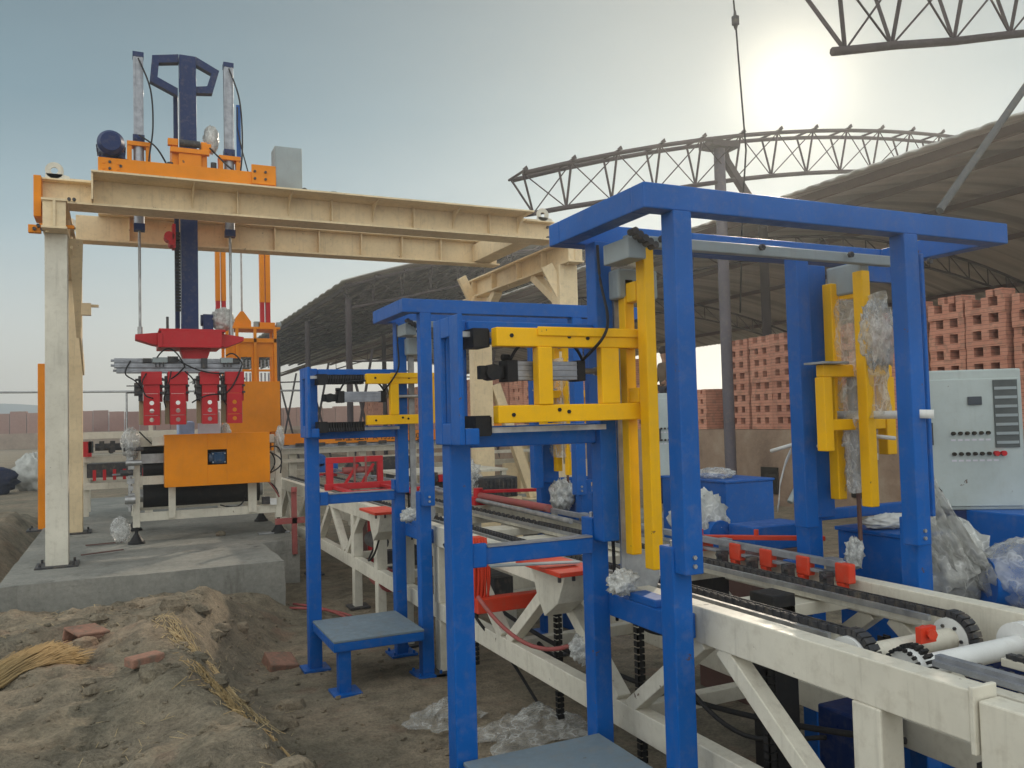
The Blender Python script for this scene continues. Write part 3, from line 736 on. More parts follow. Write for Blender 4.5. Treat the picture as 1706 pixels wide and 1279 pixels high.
mb = B(.13, .19, 9.12, 9.2, 1.98, 2.11); mb.tube((.06, 9.15, 2.08), (.14, 9.15, 2.08), .006, 6); mb.tube((.06, 9.15, 2.01), (.14, 9.15, 2.01), .006, 6); mb.build('stop_block', DARKM, R_)

# ---- orange hanging unit behind
O_ = thing('orange_hoist_unit', 'orange hoist frame with red and orange twin masts behind the red gripper', 'hoist', (1.6, 12, 1.5))
for x0, x1 in ((1.20, 1.26), (1.275, 1.335), (1.79, 1.85), (1.865, 1.93)):
    mb = B(x0, x1, 12.0, 12.1, 3.38, 4.3); a = mb.build('mast', ORG, O_)
    B(x0 + .003, x1 - .003, 12.003, 12.097, 3.04, 3.379).build('mast_foot', RED, O_)
MB().tube((1.54, 12.0, 3.22), (1.54, 12.0, 4.4), .013, 8).build('piston_rod', STEEL, O_)
mb = MB().prism([(1.42, 11.98, 3.02), (1.66, 11.98, 3.02), (1.66, 11.98, 3.10), (1.56, 11.98, 3.24), (1.52, 11.98, 3.24), (1.42, 11.98, 3.10)], (0, .06, 0))
mb.box(1.30, 2.04, 11.9, 12.4, 2.99, 3.02); mb.box(1.75, 1.98, 11.95, 12.1, 3.02, 3.09)
mb.build('top_plate', ORG, O_, .003)
mb = B(1.70, 1.77, 11.95, 12.05, 3.02, 3.10); mb.tube((2.0, 11.97, 3.05), (2.06, 11.97, 3.05), .05, 10); mb.build('clamp_block', GREYP, O_)
mb = MB()
for x in (1.33, 1.46, 1.70, 1.97): mb.box(x - .02, x + .02, 11.9, 11.94, 1.30, 2.99)
mb.box(1.31, 1.99, 11.9, 11.94, 2.80, 2.86); mb.box(1.48, 1.68, 11.93, 11.95, 2.60, 2.80); mb.box(1.72, 1.95, 11.93, 11.95, 2.60, 2.80)
for x0, x1 in ((1.48, 1.68), (1.72, 1.95)): mb.box(x0, x0 + .03, 11.93, 11.95, 2.2, 2.6); mb.box(x1 - .03, x1, 11.93, 11.95, 2.2, 2.6); mb.box(x0 + .03, x1 - .03, 11.93, 11.95, 2.4, 2.43)
mb.box(1.30, 1.34, 12.3, 12.34, 1.3, 2.99); mb.box(1.96, 2.0, 12.3, 12.34, 1.3, 2.99)
mb.box(1.35, 1.44, 11.93, 11.95, 2.2, 2.8)
mb.build('frame', ORG, O_, .003)
B(1.27, 2.02, 11.86, 11.899, 1.56, 2.26).build('front_panel', ORG, O_, .004)
mb = MB()
for k in range(7):
    x = 1.36 + k * .09; mb.box(x, x + .06, 11.92, 12.2, 1.30, 1.575)
mb.build('clamp_finger', ORG, O_, .003)
mb = MB()
for x in (1.53, 1.58, 1.63, 1.78, 1.83, 1.88):
    mb.tube((x, 11.93, 2.22), (x, 11.93, 2.38), .012, 8); mb.tube((x, 11.93, 2.45), (x, 11.93, 2.56), .01, 8)
mb.build('small_cylinder', ALU, O_)

# ================================================================== TABLE MACHINE under gantry
M_ = thing('roller_table', 'cream roller table with orange cover box standing on black adjustable feet', 'machine', (.9, 10, S))
for (x, y) in ((.15, 9.62), (1.60, 9.62), (.15, 10.9), (1.60, 10.9)):
    lg = B(x - .035, x + .035, y - .035, y + .035, .62, 1.45).build('leg', CREAMW, M_, .005)
    ft = MB().tube((x, y, .55), (x, y, .64), .018, 10); ft.tube((x, y, S), (x, y, .475), .085, 16, .08); ft.tube((x, y, .475), (x, y, .56), .07, 16, .02)
    ft.build('levelling_foot', BLACK, lg)
mb = B(.185, 1.565, 9.59, 9.64, .68, .77); mb.box(.185, 1.565, 10.87, 10.93, .68, .77); mb.box(.12, .18, 9.66, 10.86, .70, .77); mb.box(1.57, 1.63, 9.66, 10.86, .70, .77)
mb.box(.185, 1.565, 9.59, 9.64, 1.06, 1.15); mb.box(.185, 1.565, 9.60, 9.64, 1.46, 1.55); mb.box(.185, 1.565, 10.4, 10.45, .76, .83)
mb.box(.12, .18, 9.6, 10.9, 1.45, 1.52); mb.box(1.57, 1.63, 9.6, 10.9, 1.45, 1.52)
mb.box(.46, .53, 9.56, 9.588, .70, 1.05); mb.box(1.27, 1.36, 9.56, 9.588, .70, 1.05)
mb.build('frame', CREAMW, M_, .003)
cv = MB(); x0, x1, z0, z1, ya, yb = .415, 1.475, 1.035, 1.58, 9.36, 9.55
cv.box(x0, .835, ya, ya + .006, z0, z1); cv.box(1.03, x1, ya, ya + .006, z0, z1); cv.box(.835, 1.03, ya, ya + .006, 1.41, z1); cv.box(.835, 1.03, ya, ya + .006, z0, 1.25)
cv.box(x0, x1, ya + .006, yb, z1 - .006, z1); cv.box(x0, x0 + .006, ya + .006, yb, z0, z1 - .006); cv.box(x1 - .006, x1, ya + .006, yb, z0, z1 - .006); cv.box(x0 + .006, x1 - .006, ya + .006, yb, z0, z0 + .006)
cv.build('cover_box', ORG, M_, .004)
mb = B(.88, 1.02, 9.38, 9.5, 1.26, 1.38); mb.tube((.85, 9.42, 1.32), (.88, 9.42, 1.32), .05, 16); mb.box(.90, 1.0, 9.37, 9.38, 1.28, 1.36)
for k in range(6): mb.box(.885 + k * .022, .893 + k * .022, 9.368, 9.38, 1.27, 1.37)
mb.build('drive_motor', paint('motor_blue', (.02, .06, .13), .45, .3), M_, .003)
B(.78, 1.08, 9.52, 9.545, 1.2, 1.45).build('recess_shade_sheet', BLACK, M_)  # black sheet painting the shade inside the cover recess
bolts(MB(), [(x_, 9.37, z_) for x_ in (.89, 1.01) for z_ in (1.275, 1.365)], (0, -1, 0), .008, .01).build('bolt', STEEL, M_)
mb = MB().tube((.22, 9.85, .93), (1.42, 9.85, .93), .13, 24); mb.tube((.22, 9.8, 1.22), (.45, 9.8, 1.22), .08, 16); mb.tube((.2, 9.8, 1.42), (1.5, 9.8, 1.42), .06, 16)
mb.build('belt_roller', BLACK, M_)
mb = MB().tube((.19, 9.85, .93), (.22, 9.85, .93), .07, 14); mb.tube((1.42, 9.85, .93), (1.46, 9.85, .93), .07, 14); mb.box(.20, .44, 9.7, 9.75, 1.28, 1.38); mb.build('bearing', STEEL, M_)
B(.2, 1.55, 9.7, 10.9, 1.475, 1.49).build('table_top', DARKM, M_)
B(.30, .42, 9.40, 9.58, 1.47, 1.56).build('end_bracket', CREAMW, M_, .003)
mb = MB()
for a, b_, s_ in (((1.50, 9.5, 1.36), (1.48, 9.5, 1.12), -.0), ((.98, 9.6, .80), (1.25, 9.6, .92), .08), ((1.30, 9.55, 1.05), (1.62, 9.6, .80), -.08), ((.18, 9.5, 1.62), (.30, 9.5, 1.52), .08), ((1.47, 9.45, 1.40), (1.60, 9.45, 1.12), -.12)):
    mb.path(curve(a, b_, s_, 10, (.06, 0, 0)), .008, 6)
mb.path(curve((1.48, 9.45, 1.36), (1.47, 9.45, 1.12), 0, 12, (.14, 0, 0)), .008, 6)
mb.build('cable', BLACK, M_)
MB().path(curve((1.36, 9.55, 1.1), (1.6, 9.55, .85), -.06, 10), .009, 6).build('red_hose', PINK, M_)
mb = B(1.42, 1.50, 9.55, 9.62, .78, .86); mb.build('valve', DARKM, M_); B(1.50, 1.57, 9.54, 9.58, .77, .84).build('valve_body', WHITEP, M_)
mb = MB()
for k in range(9): mb.box(.06 + .012 * (k % 3), .12 + .012 * (k % 2), 9.5, 9.6, .86 + k * .075, .91 + k * .075)
mb.tube((.09, 9.52, .8), (.09, 9.52, 1.5), .018, 8); mb.tube((.05, 9.5, 1.30), (.2, 9.5, 1.30), .03, 10); mb.tube((.04, 9.5, .92), (.14, 9.5, .92), .045, 12)
mb.build('side_drive', STEEL, M_)
mb = MB().tube((.03, 9.48, 1.44), (.22, 9.48, 1.44), .02, 8); mb.tube((.0, 9.5, 1.2), (.12, 9.5, 1.2), .03, 8); mb.build('pipe_fitting', DARKM, M_)
lump((.1, 9.55, 1.5), (.16, .2, .28), 13, .35).build('plastic_rag', WRAP, M_)
lump((1.62, 9.58, 1.50), (.08, .12, .24), 14, .35).build('plastic_tie', WRAPO, M_)
tag(lump((.0, 9.7, .60), (.16, .1, .22), 15, .4).build('plastic_scrap', WRAP, at=(0, 9.7, .6)), 'clear plastic scrap hanging by the left foot of the orange covered table', 'plastic scrap')
tag(B(1.38, 1.72, 9.56, 9.70, S, S + .012).build('steel_plate', GALV, at=(1.55, 9.6, S)), 'thin steel plate under the right foot of the orange covered table', 'steel plate')
tag(lump((1.0, 9.75, S + .02), (.09, .06, .06), 3, .4, sub=14).build('stone', EARTH, at=(1, 9.75, S)), 'small dark stone on the slab beneath the orange covered table', 'stone')
# parcels on the table
for c, d, rz, mat, lb in (((.66, 9.95, 1.60), (.17, .14, .24), .1, LABELB, 'pale blue wrapped parcel on the roller table'), ((.91, 9.95, 1.66), (.24, .16, .34), -.12, PAPER, 'lilac white crumpled paper parcel on the roller table')):
    mb = MB().cbox(c, d, rz, .06)
    o = mb.build('parcel', mat, at=c, bevel=.02); tag(o, lb, 'parcel')
tag(lump((1.08, 9.95, 1.56), (.10, .1, .22), 21, .4).build('plastic_bag', WRAPO, at=(1.08, 9.95, 1.5)), 'crumpled white plastic beside the lilac parcel on the roller table', 'plastic bag')

# ================================================================== CROSS CONVEYOR
C_ = thing('cross_conveyor', 'long cream frame conveyor crossing behind the gantry with orange side panel', 'conveyor', (3, 13, S))
mb = B(-.45, 1.35, 12.25, 12.33, 1.53, 1.62); mb.box(-.45, 7.2, 12.40, 12.48, 1.22, 1.30); mb.box(-.45, 2.1, 12.40, 12.48, .86, .95)
mb.box(-.45, 7.2, 13.3, 13.38, 1.22, 1.30); mb.box(-.45, 7.2, 13.3, 13.38, .86, .95); mb.box(2.1, 7.2, 12.40, 12.46, 1.10, 1.15)
for x in (-.43, .35, 1.3, 2.3, 3.35, 4.4, 5.45, 6.5, 7.15):
    mb.box(x - .05, x + .05, 12.49, 12.55, (.5 if x < 1.7 else .02), 1.22); mb.box(x - .05, x + .05, 13.2, 13.29, (.5 if x < 1.7 else .02), 1.22)
mb.box(.35, .40, 12.26, 12.32, 1.3, 1.80)
mb.build('frame', CREAMW, C_, .003)
B(2.0, 4.55, 12.30, 12.33, 1.36, 1.52).build('side_panel', ORG, C_, .003)
mb = B(1.98, 4.6, 12.33, 12.39, 1.31, 1.345); mb.box(4.6, 6.9, 12.33, 12.39, 1.31, 1.36); mb.build('side_rail', ALU, C_)
B(4.62, 5.55, 12.2, 12.28, 1.34, 1.60).build('end_panel', ORG, C_, .003)
mb = MB()
for k in range(26): mb.tube((-.4 + k * .29, 12.50, 1.36), (-.4 + k * .29, 13.28, 1.36), .035, 10)
mb.build('roller', DARKM, C_)
mb = B(-.4, .3, 12.35, 12.7, 1.02, 1.2); mb.tube((-.3, 12.35, 1.42), (.3, 12.35, 1.42), .05, 10)
for k in range(6): mb.box(-.38 + k * .13, -.32 + k * .13, 12.30, 12.4, 1.35 + .03 * (k % 2), 1.5)
for k in range(8): mb.box(2.3 + k * .31, 2.42 + k * .31, 12.28, 12.30, 1.33, 1.38)
mb.build('drive_unit', DARKM, C_)
mb = B(-.35, .3, 12.36, 12.39, 1.08, 1.2)
for k in range(6): mb.box(-.33 + .12 * k, -.29 + .12 * k, 12.34, 12.36, .98, 1.12)
mb.box(-.44, -.34, 12.3, 12.36, 1.3, 1.5)
mb.build('pusher', RED, C_)
B(-.1, .25, 12.3, 12.32, 1.04, 1.06).build('shaft', ALU, C_)
# lettering on the orange panel
def text(body, size, loc, mat, parent=None, rot=(pi / 2, 0, 0), name='lettering', ext=.001, sx=1):
    cu = bpy.data.curves.new(name, 'FONT'); cu.body = body; cu.size = size; cu.extrude = ext
    o = bpy.data.objects.new(name, cu); COL.objects.link(o)
    dg = bpy.context.evaluated_depsgraph_get(); me = bpy.data.meshes.new_from_object(o.evaluated_get(dg))
    bpy.data.objects.remove(o); me.materials.append(mat)
    o = bpy.data.objects.new(name, me); COL.objects.link(o)
    if parent is not None:
        o.parent = parent; L = Vector(parent.get('_w', (0, 0, 0))); o.location = Vector(loc) - L
    else: o.location = loc
    o.rotation_euler = rot; o.scale = (sx, 1, 1)
    return o
text('A 13325277780', .115, (3.45, 12.295, 1.395), INK, C_)
mb = MB()
for (x, z, a, b_) in ((2.88, 1.40, .10, .018), (2.90, 1.44, .05, .018), (3.0, 1.40, .02, .09), (3.03, 1.44, .10, .016), (3.08, 1.40, .016, .09), (3.04, 1.395, .09, .014), (3.17, 1.40, .016, .08), (3.2, 1.46, .10, .016), (3.21, 1.43, .08, .014), (3.24, 1.40, .016, .07), (3.20, 1.395, .11, .014), (3.33, 1.40, .014, .08), (3.36, 1.40, .014, .08)):
    mb.box(x, x + a, 12.296, 12.299, z, z + b_)
mb.build('lettering', INK, C_)
# assorted machinery behind (seen through the frames)
t = thing('rear_press', 'dark machine body with round drum and cream housing beyond the right gantry leg', 'machine', (6.6, 13.0, 0))
mb = B(5.9, 7.6, 12.9, 13.0, .0, .9); mb.box(6.15, 6.3, 12.8, 12.9, .2, 1.55); mb.box(7.2, 7.36, 12.8, 12.9, .2, 1.5); mb.build('housing', CREAM, t, .005)
mb = MB().tube((6.45, 12.6, 1.05), (6.9, 12.6, 1.05), .24, 24); mb.box(6.3, 7.3, 12.7, 12.9, 1.55, 1.62); mb.box(6.35, 7.1, 12.6, 12.8, 1.7, 1.9)
mb.tube((6.2, 12.5, 1.45), (7.4, 12.5, 1.40), .03, 8)
mb.build('drum', RUST, t)
t = thing('hydraulic_unit', 'small dark blue gearmotor with red flange left of the far yellow frame', 'motor', (2.9, 11.7, .8))
mb = B(2.35, 2.75, 11.6, 11.9, .98, 1.1); mb.tube((2.5, 11.6, 1.15), (2.5, 11.95, 1.15), .09, 14); mb.build('body', BLUE, t)
B(2.3, 2.9, 11.55, 11.6, .92, .97).build('flange', RED, t); mb = B(3.3, 3.9, 11.8, 11.9, .75, 1.15); mb.tube((3.45, 11.7, 1.0), (3.45, 11.8, 1.0), .1, 12); mb.tube((3.0, 11.7, 1.0), (3.0, 11.8, 1.0), .12, 12); mb.build('gear_case', DARKM, t)

# ================================================================== MAIN CONVEYOR
X0, X1, ZT = 1.885, 2.80, .955
K = thing('truss_conveyor', 'long cream truss sided chain conveyor running between the blue stations', 'conveyor', (2.35, 5, 0))
YN, YF = 1.41, 11.6
def side_frame(x, par):
    mb = B(x, x + .075, YN, YF, .825, ZT)
    mb.build('top_chord', CREAMW, par, .004)
    mb = B(x + .004, x + .071, 1.62, YF, .345, .455); mb.build('bottom_chord', CREAMW, par, .004)
    tops = [2.42 + 1.19 * k for k in range(8)]; bots = [1.83 + 1.19 * k for k in range(9)]
    for k, y in enumerate(tops):
        for yb in (y - .55, y + .55):
            s_ = 1 if yb > y else -1
            if yb > 5.2 and yb < 7.0: continue
            MB().beam((x + .037, y + s_ * .05, .83), (x + .037, yb, .45), .06, .065, (1, 0, 0)).build('diagonal', CREAMW, par, .004)
    for y in (1.73, 5.25, 6.0, 6.7, 7.45, 9.3):
        z0 = .0 if y not in (6.0,) else .455
        l = B(x - .003, x + .085, y - .05, y + .05,     .455 if y > 1.75 else -.02, .825).build('post', CREAMW, par, .005)
        if y > 1.75: B(x + .002, x + .073, y - .045, y + .045, 0, .345).build('leg', CREAMW, l, .004); B(x - .05, x + .13, y - .1, y + .1, .0, .015).build('base_plate', DARKM, l)
side_frame(X0, K); side_frame(X1 - .075, K)
B(X0 - .006, X0 + .082, 1.395, 1.409, .80, .965).build('end_plate', CREAMW, K, .003)
mb = B(X0 + .003, X0 + .078, .2, 1.39, .77, .935); mb.box(X1 - .07, X1, .2, 1.39, .77, .935); mb.box(X0 + .1, X1 - .1, .62, .68, .78, .86); mb.build('next_section_beam', CREAMW, K, .005)
# cross plates
mb = MB()
for y in (2.55, 3.35, 3.95, 4.7, 5.3, 6.1, 7.0, 8.0, 9.0):
    mb.box(X0 + .075, X1 - .075, y, y + .22, .835, .885)
for y in (1.66, 3.0, 4.2, 5.4, 6.6, 7.8): mb.box(X0 + .075, X1 - .075, y, y + .06, .37, .43)
mb.build('cross_plate', CREAMW, K, .003)
mb = MB()
for x in (2.06, 2.52): mb.box(x, x + .07, 2.05, YF, .893, .93); mb.box(x + .01, x + .06, 1.0, 1.70, .84, .90)
mb.build('chain_track', CREAMW, K, .003)
# chains
mb = MB()
for x in (2.095, 2.555):
    y = 1.98
    while y < YF:
        mb.box(x - .014, x - .009, y, y + .034, .932, .956); mb.box(x + .009, x + .014, y, y + .034, .932, .956)
        mb.tube((x - .012, y + .017, .944), (x + .012, y + .017, .944), .010, 6, caps=False); mb.box(x - .02, x - .014, y + .03, y + .05, .934, .954); mb.box(x + .014, x + .02, y + .03, y + .05, .934, .954)
        y += .0425 if y < 5 else .085
    # wrap round the sprocket
    for k in range(13):
        a = pi / 2 + k * pi / 12 * .95; cy, cz, r = 1.96, .868, .083
        mb.cbox((x, cy + r * cos(a), cz + r * sin(a)), (.042, .018, .022), 0, a - pi / 2)
ch = mb.build('roller_chain', DARKM, K)
mb = MB()
for x in (2.085, 2.545): mb.box(x - .06, x - .045, 2.0, YF, .925, .945)
mb.box(2.0, 2.03, 2.0, YF, .90, .915)
mb.build('slide_strip', STEEL, K)
# end shafts with sprocket drums
def drum(y, z, r, x0, x1):
    mb = MB().tube((x0, y, z), (x1, y, z), r, 24); return mb
mb = drum(1.96, .868, .036, 2.03, 2.62)
mb.build('shaft', CREAMW, K)
for x in (2.062, 2.535):
    mb = MB().tube((x, 1.96, .868), (x + .05, 1.96, .868), .07, 28); mb.tube((x - .02, 1.96, .868), (x, 1.96, .868), .03, 14); s_ = mb.build('sprocket_drum', WHITEP, K)
    mb = MB()
    for k in range(6):
        a = 2 * pi * k / 6; mb.tube((x - .006, 1.96 + .045 * cos(a), .868 + .045 * sin(a)), (x + .001, 1.96 + .045 * cos(a), .868 + .045 * sin(a)), .006, 6)
    mb.build('hub_bolt', DARKM, s_)
mb = drum(1.80, .865, .034, 2.16, 2.72); mb.tube((2.13, 1.80, .865), (2.16, 1.80, .865), .06, 24); mb.build('shaft', WHITEP, K)
mb = MB()
for k in range(24):
    a = 2 * pi * k / 24; mb.cbox((2.17, 1.80 + .066 * cos(a), .865 + .066 * sin(a)), (.03, .009, .016), 0, a - pi / 2)
for k in range(22):
    a = 2 * pi * k / 22; mb.cbox((2.12, 1.80 + .062 * cos(a), .865 + .062 * sin(a)), (.012, .008, .01), 0, a - pi / 2)
mb.build('gear_teeth', BLACK, K)
mb = MB().tube((2.65, 1.80, .865), (2.70, 1.80, .865), .075, 24); mb.tube((2.62, 1.6, .87), (2.78, 1.6, .87), .03, 12); mb.build('sprocket_drum', WHITEP, K)
mb = MB().tube((2.05, 1.30, .86), (2.65, 1.30, .86), .035, 16); mb.tube((2.12, 1.05, .80), (2.16, 1.05, .80), .07, 18); mb.build('shaft', CREAMW, K)
for y_, z_ in ((1.52, .83), (1.12, .83), (.92, .83)):
    MB().tube((X0 + .10, y_, z_), (X1 - .10, y_, z_), .028, 16).build('cross_roller', STEEL if y_ < 1.5 else WHITEP, K)
for x_ in (2.24, 2.42):
    mb = B(x_, x_ + .03, .5, 1.70, .86, .885); mb.build('carry_rail', CREAMW, K, .003)
    mb = MB(); y = .6
    while y < 1.68:
        mb.tube((x_, y, .893), (x_ + .03, y, .893), .010, 6); mb.box(x_ + .002, x_ + .028, y + .004, y + .028, .887, .899); y += .032
    mb.build('roller_chain', DARKM, K)
mb = B(2.30, 2.37, 1.88, 1.9, .90, .95); mb.tube((2.33, 1.86, .93), (2.36, 1.92, .93), .016, 8); mb.build('grease_cap', REDO, K)
mb = MB()
for x in (2.12, 2.6): mb.box(x, x + .05, .6, 1.70, .905, .92); mb.box(x + .012, x + .038, .6, 1.70, .92, .935)
mb.build('guide_bar', ALU, K)
mb = MB()
for k in range(12): mb.tube((2.1, 1.45 - .06 * k, .80), (2.2, 1.45 - .06 * k, .80), .02, 8)
mb.box(2.02, 2.3, 1.25, 1.5, .60, .72)
mb.build('drive_gear', BLACK, K)
# hanging drag chains (black perforated straps)
mb = MB()
for (x, y, z0) in ((2.0, 3.05, .05), (2.02, 4.95, .1), (2.02, 2.28, .1), (2.5, 2.2, .02), (2.03, 3.85, .1)):
    zz = z0
    while zz < .82:
        mb.box(x, x + .035, y, y + .006, zz, zz + .022); mb.box(x, x + .006, y, y + .03, zz, zz + .022); mb.box(x + .029, x + .035, y, y + .03, zz, zz + .022); zz += .029
mb.build('cable_carrier', BLACK, K)
mb = B(2.30, 2.42, 2.55, 2.68, .0, .93); mb.box(2.45, 2.75, 3.35, 3.42, .6, .84); mb.build('support_post', BLACK, K, .004)
B(2.48, 2.70, 2.30, 2.52, .22, .50).build('gearbox', NAVY, K, .01)
mb = MB(); mb.path(curve((1.98, 5.0, .62), (2.35, 2.0, .55), .18, 24), .012, 8); mb.path(curve((2.1, 4.2, .40), (2.55, 1.9, .36), .25, 24), .012, 8); mb.path(curve((2.0, 2.2, .40), (2.3, 1.2, .5), .18, 24), .014, 8)
for pts_ in ([(1.87, 5.05, .86), (1.84, 4.7, .70), (1.86, 4.5, .5), (2.0, 4.4, .3), (2.1, 4.2, .05)], [(2.0, 2.9, .82), (1.99, 2.7, .6), (2.1, 2.5, .45), (2.4, 2.4, .42)], [(2.2, 3.6, .83), (2.2, 3.3, .66), (2.3, 3.0, .70), (2.4, 2.7, .85)], [(1.87, 6.4, .86), (1.85, 6.6, .6), (1.88, 6.9, .5), (2.0, 7.1, .6)]):
    mb.path(smooth(pts_), .009, 6)
mb.build('hanging_cable', BLACK, K)
mb = B(2.15, 2.28, 4.9, 5.5, .50, .64); mb.tube((2.05, 6.2, .62), (2.05, 6.5, .62), .08, 14); mb.tube((2.02, 7.0, .62), (2.02, 7.3, .62), .07, 14); mb.box(2.0, 2.3, 6.9, 7.0, .45, .56); mb.build('under_motor', DARKM, K)
MB().tube((1.98, 6.62, .36), (1.98, 6.95, .36), .09, 16).build('air_receiver', PINK, K)
# far rail and red clamps
mb = B(2.67, 2.70, 2.55, YF, 1.00, 1.03); mb.box(2.67, 2.70, 2.55, YF, .965, .98)
for k in range(12): mb.box(2.70, 2.74, 2.6 + k * .7, 2.66 + k * .7, .955, 1.03)
mb.build('side_rail', ALU, K, .002)
for i, y in enumerate((2.50, 2.72, 2.95, 3.16)):
    mb = B(2.66, 2.70, y, y + .075, .945, 1.025); mb.prism([(2.66, y + .03, .945), (2.66, y + .075, .945), (2.66, y + .05, .90), (2.66, y + .03, .90)][::-1], (.035, 0, 0))
    c = mb.build('clamp', REDO, K, .006)
    mb = MB().tube((2.60, y + .09, .97), (2.66, y + .09, .97), .012, 8); mb.box(2.62, 2.66, y + .08, y + .12, .93, .985); mb.build('clamp_bracket', DARKM, c)
mb = MB().tube((2.68, 3.50, .96), (2.68, 3.50, 1.06), .03, 14); mb.box(2.64, 2.74, 3.45, 3.57, .955, 1.0); mb.beam((2.70, 3.48, 1.02), (3.15, 3.10, 1.02), .035, .022); mb.tube((2.9, 3.31, 1.03), (2.9, 3.31, 1.06), .012, 8)
mb.build('clamp_lever', REDO, K, .003)
# second set between the stations
mb = MB().tube((2.66, 5.1, 1.03), (2.66, 6.3, 1.03), .028, 12); mb.build('red_tube', PINK, K)
mb = MB().tube((2.66, 6.35, .96), (2.66, 6.35, 1.09), .04, 14); mb.box(2.60, 2.74, 6.28, 6.42, .955, 1.02); mb.beam((2.70, 6.35, 1.06), (3.3, 6.1, 1.06), .04, .025); mb.build('clamp_lever', RED, K, .003)
mb = MB().tube((2.55, 4.6, 1.0), (2.68, 7.6, 1.0), .018, 8); mb.tube((2.64, 7.0, .97), (2.70, 7.0, .97), .06, 14); mb.build('pivot_rod', STEEL, K)
# gusset boxes with red cap plates on the near side
for (y, z) in ((3.40, .985), (6.25, .985)):
    gx = 1.72
    g_ = MB().prism([(gx + .03, y + .16, z - .02), (gx + .03, y - .18, z - .02), (gx + .03, y - .10, z - .16), (gx + .03, y + .03, z - .24), (gx + .03, y + .10, z - .16)], (X0 - gx - .032, 0, 0)).build('motor_bracket', CREAMW, K, .004)
    B(gx - .03, X0 + .02, y - .24, y + .20, z - .018, z + .002).build('cap_plate', REDO, g_, .003)
    bolts(MB(), [(gx - .01 + .07 * k, y - .2, z - .02) for k in range(3)], (0, 0, -1), .008, .025).build('bolt', DARKM, g_)
# red lift arm under the conveyor
t = thing('red_lift_arm', 'orange red L shaped lift arm slung under the cream conveyor', 'lift arm', (1.85, 4.3, .6))
mb = B(1.74, 1.83, 4.28, 4.36, .62, 1.0); mb.build('upright', REDO, t, .006)
mb = B(1.74, 2.25, 4.2, 4.27, .60, .68); mb.build('arm', REDO, t, .006)
mb = MB()
for k in range(7): mb.path(curve((1.75 + .012 * k, 4.26, 1.0), (1.74 + .014 * k, 4.25, .64), 0, 8, (.012 * (k % 3), -.01, 0)), .007, 6)
mb.build('red_strap', REDO, t)
MB().path(curve((1.70, 4.1, .72), (2.0, 3.6, .55), .12, 14), .011, 8).build('pink_hose', PINK, t)
# red transfer frame on far conveyor end
t = thing('red_transfer_frame', 'red steel lifting frame on the far end of the cream conveyor', 'frame', (2.05, 8.2, .95))
y = 8.6
mb = B(1.92, 2.52, y, y + .05, 1.24, 1.30); mb.box(1.92, 1.99, y, y + .05, 1.0, 1.24); mb.box(2.46, 2.52, y, y + .05, 1.0, 1.24); mb.box(1.90, 2.76, y - .02, y + .03, .965, 1.03)
mb.beam((2.0, y, .99), (2.0, 7.2, .985), .05, .03); mb.beam((2.5, y, .99), (2.5, 7.2, .985), .05, .03); mb.box(1.9, 2.7, 7.8, 7.86, .975, 1.01)
mb.beam((2.1, y + .02, 1.0), (2.25, y + .02, 1.22), .02, .03); mb.beam((2.28, y + .02, 1.0), (2.42, y + .02, 1.22), .02, .03); mb.build('frame', RED, t, .004)
mb = MB().tube((2.1, y + .05, 1.16), (2.42, y + .05, 1.16), .035, 10); mb.box(2.2, 2.22, y - .01, y, 1.0, 1.3); mb.box(2.32, 2.34, y - .01, y, 1.0, 1.3); mb.build('cross_rod', PINK, t)
t = thing('red_upright_unit', 'dark red vertical frame standing inside the far cream conveyor bay', 'frame', (1.8, 8.2, 0))
mb = B(2.0, 2.06, 7.9, 7.96, .3, .93); mb.box(2.16, 2.22, 7.9, 7.96, .3, .93); mb.box(2.0, 2.22, 7.9, 7.95, .85, .93); mb.build('frame', RED, t, .004); B(2.07, 2.15, 7.93, 7.95, .35, .84).build('panel', RUST, t)
mb = B(1.62, 1.67, 8.9, 8.95, .3, .97); mb.box(1.45, 1.75, 8.9, 8.94, .62, .68); mb.tube((1.64, 8.88, .95), (1.64, 8.88, 1.0), .03, 8); tag(mb.build('red_valve_post', PINK, at=(1.64, 8.92, 0)), 'thin dark red valve post by the right edge of the slab', 'post')
# white table surfaces beyond the red frame
t = thing('pallet_table', 'low cream table with white top plate between the far conveyor and gantry', 'table', (3.1, 9.6, 0))
B(2.95, 4.3, 9.3, 10.3, 1.02, 1.05).build('table_top', CREAMW, t, .003)
for x in (3.0, 4.25):
    for y in (9.34, 10.25): B(x - .03, x + .03, y - .03, y + .03, 0, 1.02).build('leg', CREAMW, t)
mb = B(3.3, 3.9, 9.28, 9.3, .86, 1.0); mb.box(3.2, 3.35, 9.2, 9.26, .95, 1.05); mb.build('drive_unit', DARKM, t); B(3.36, 3.52, 9.2, 9.27, .94, 1.02).build('junction_box', RED, t)

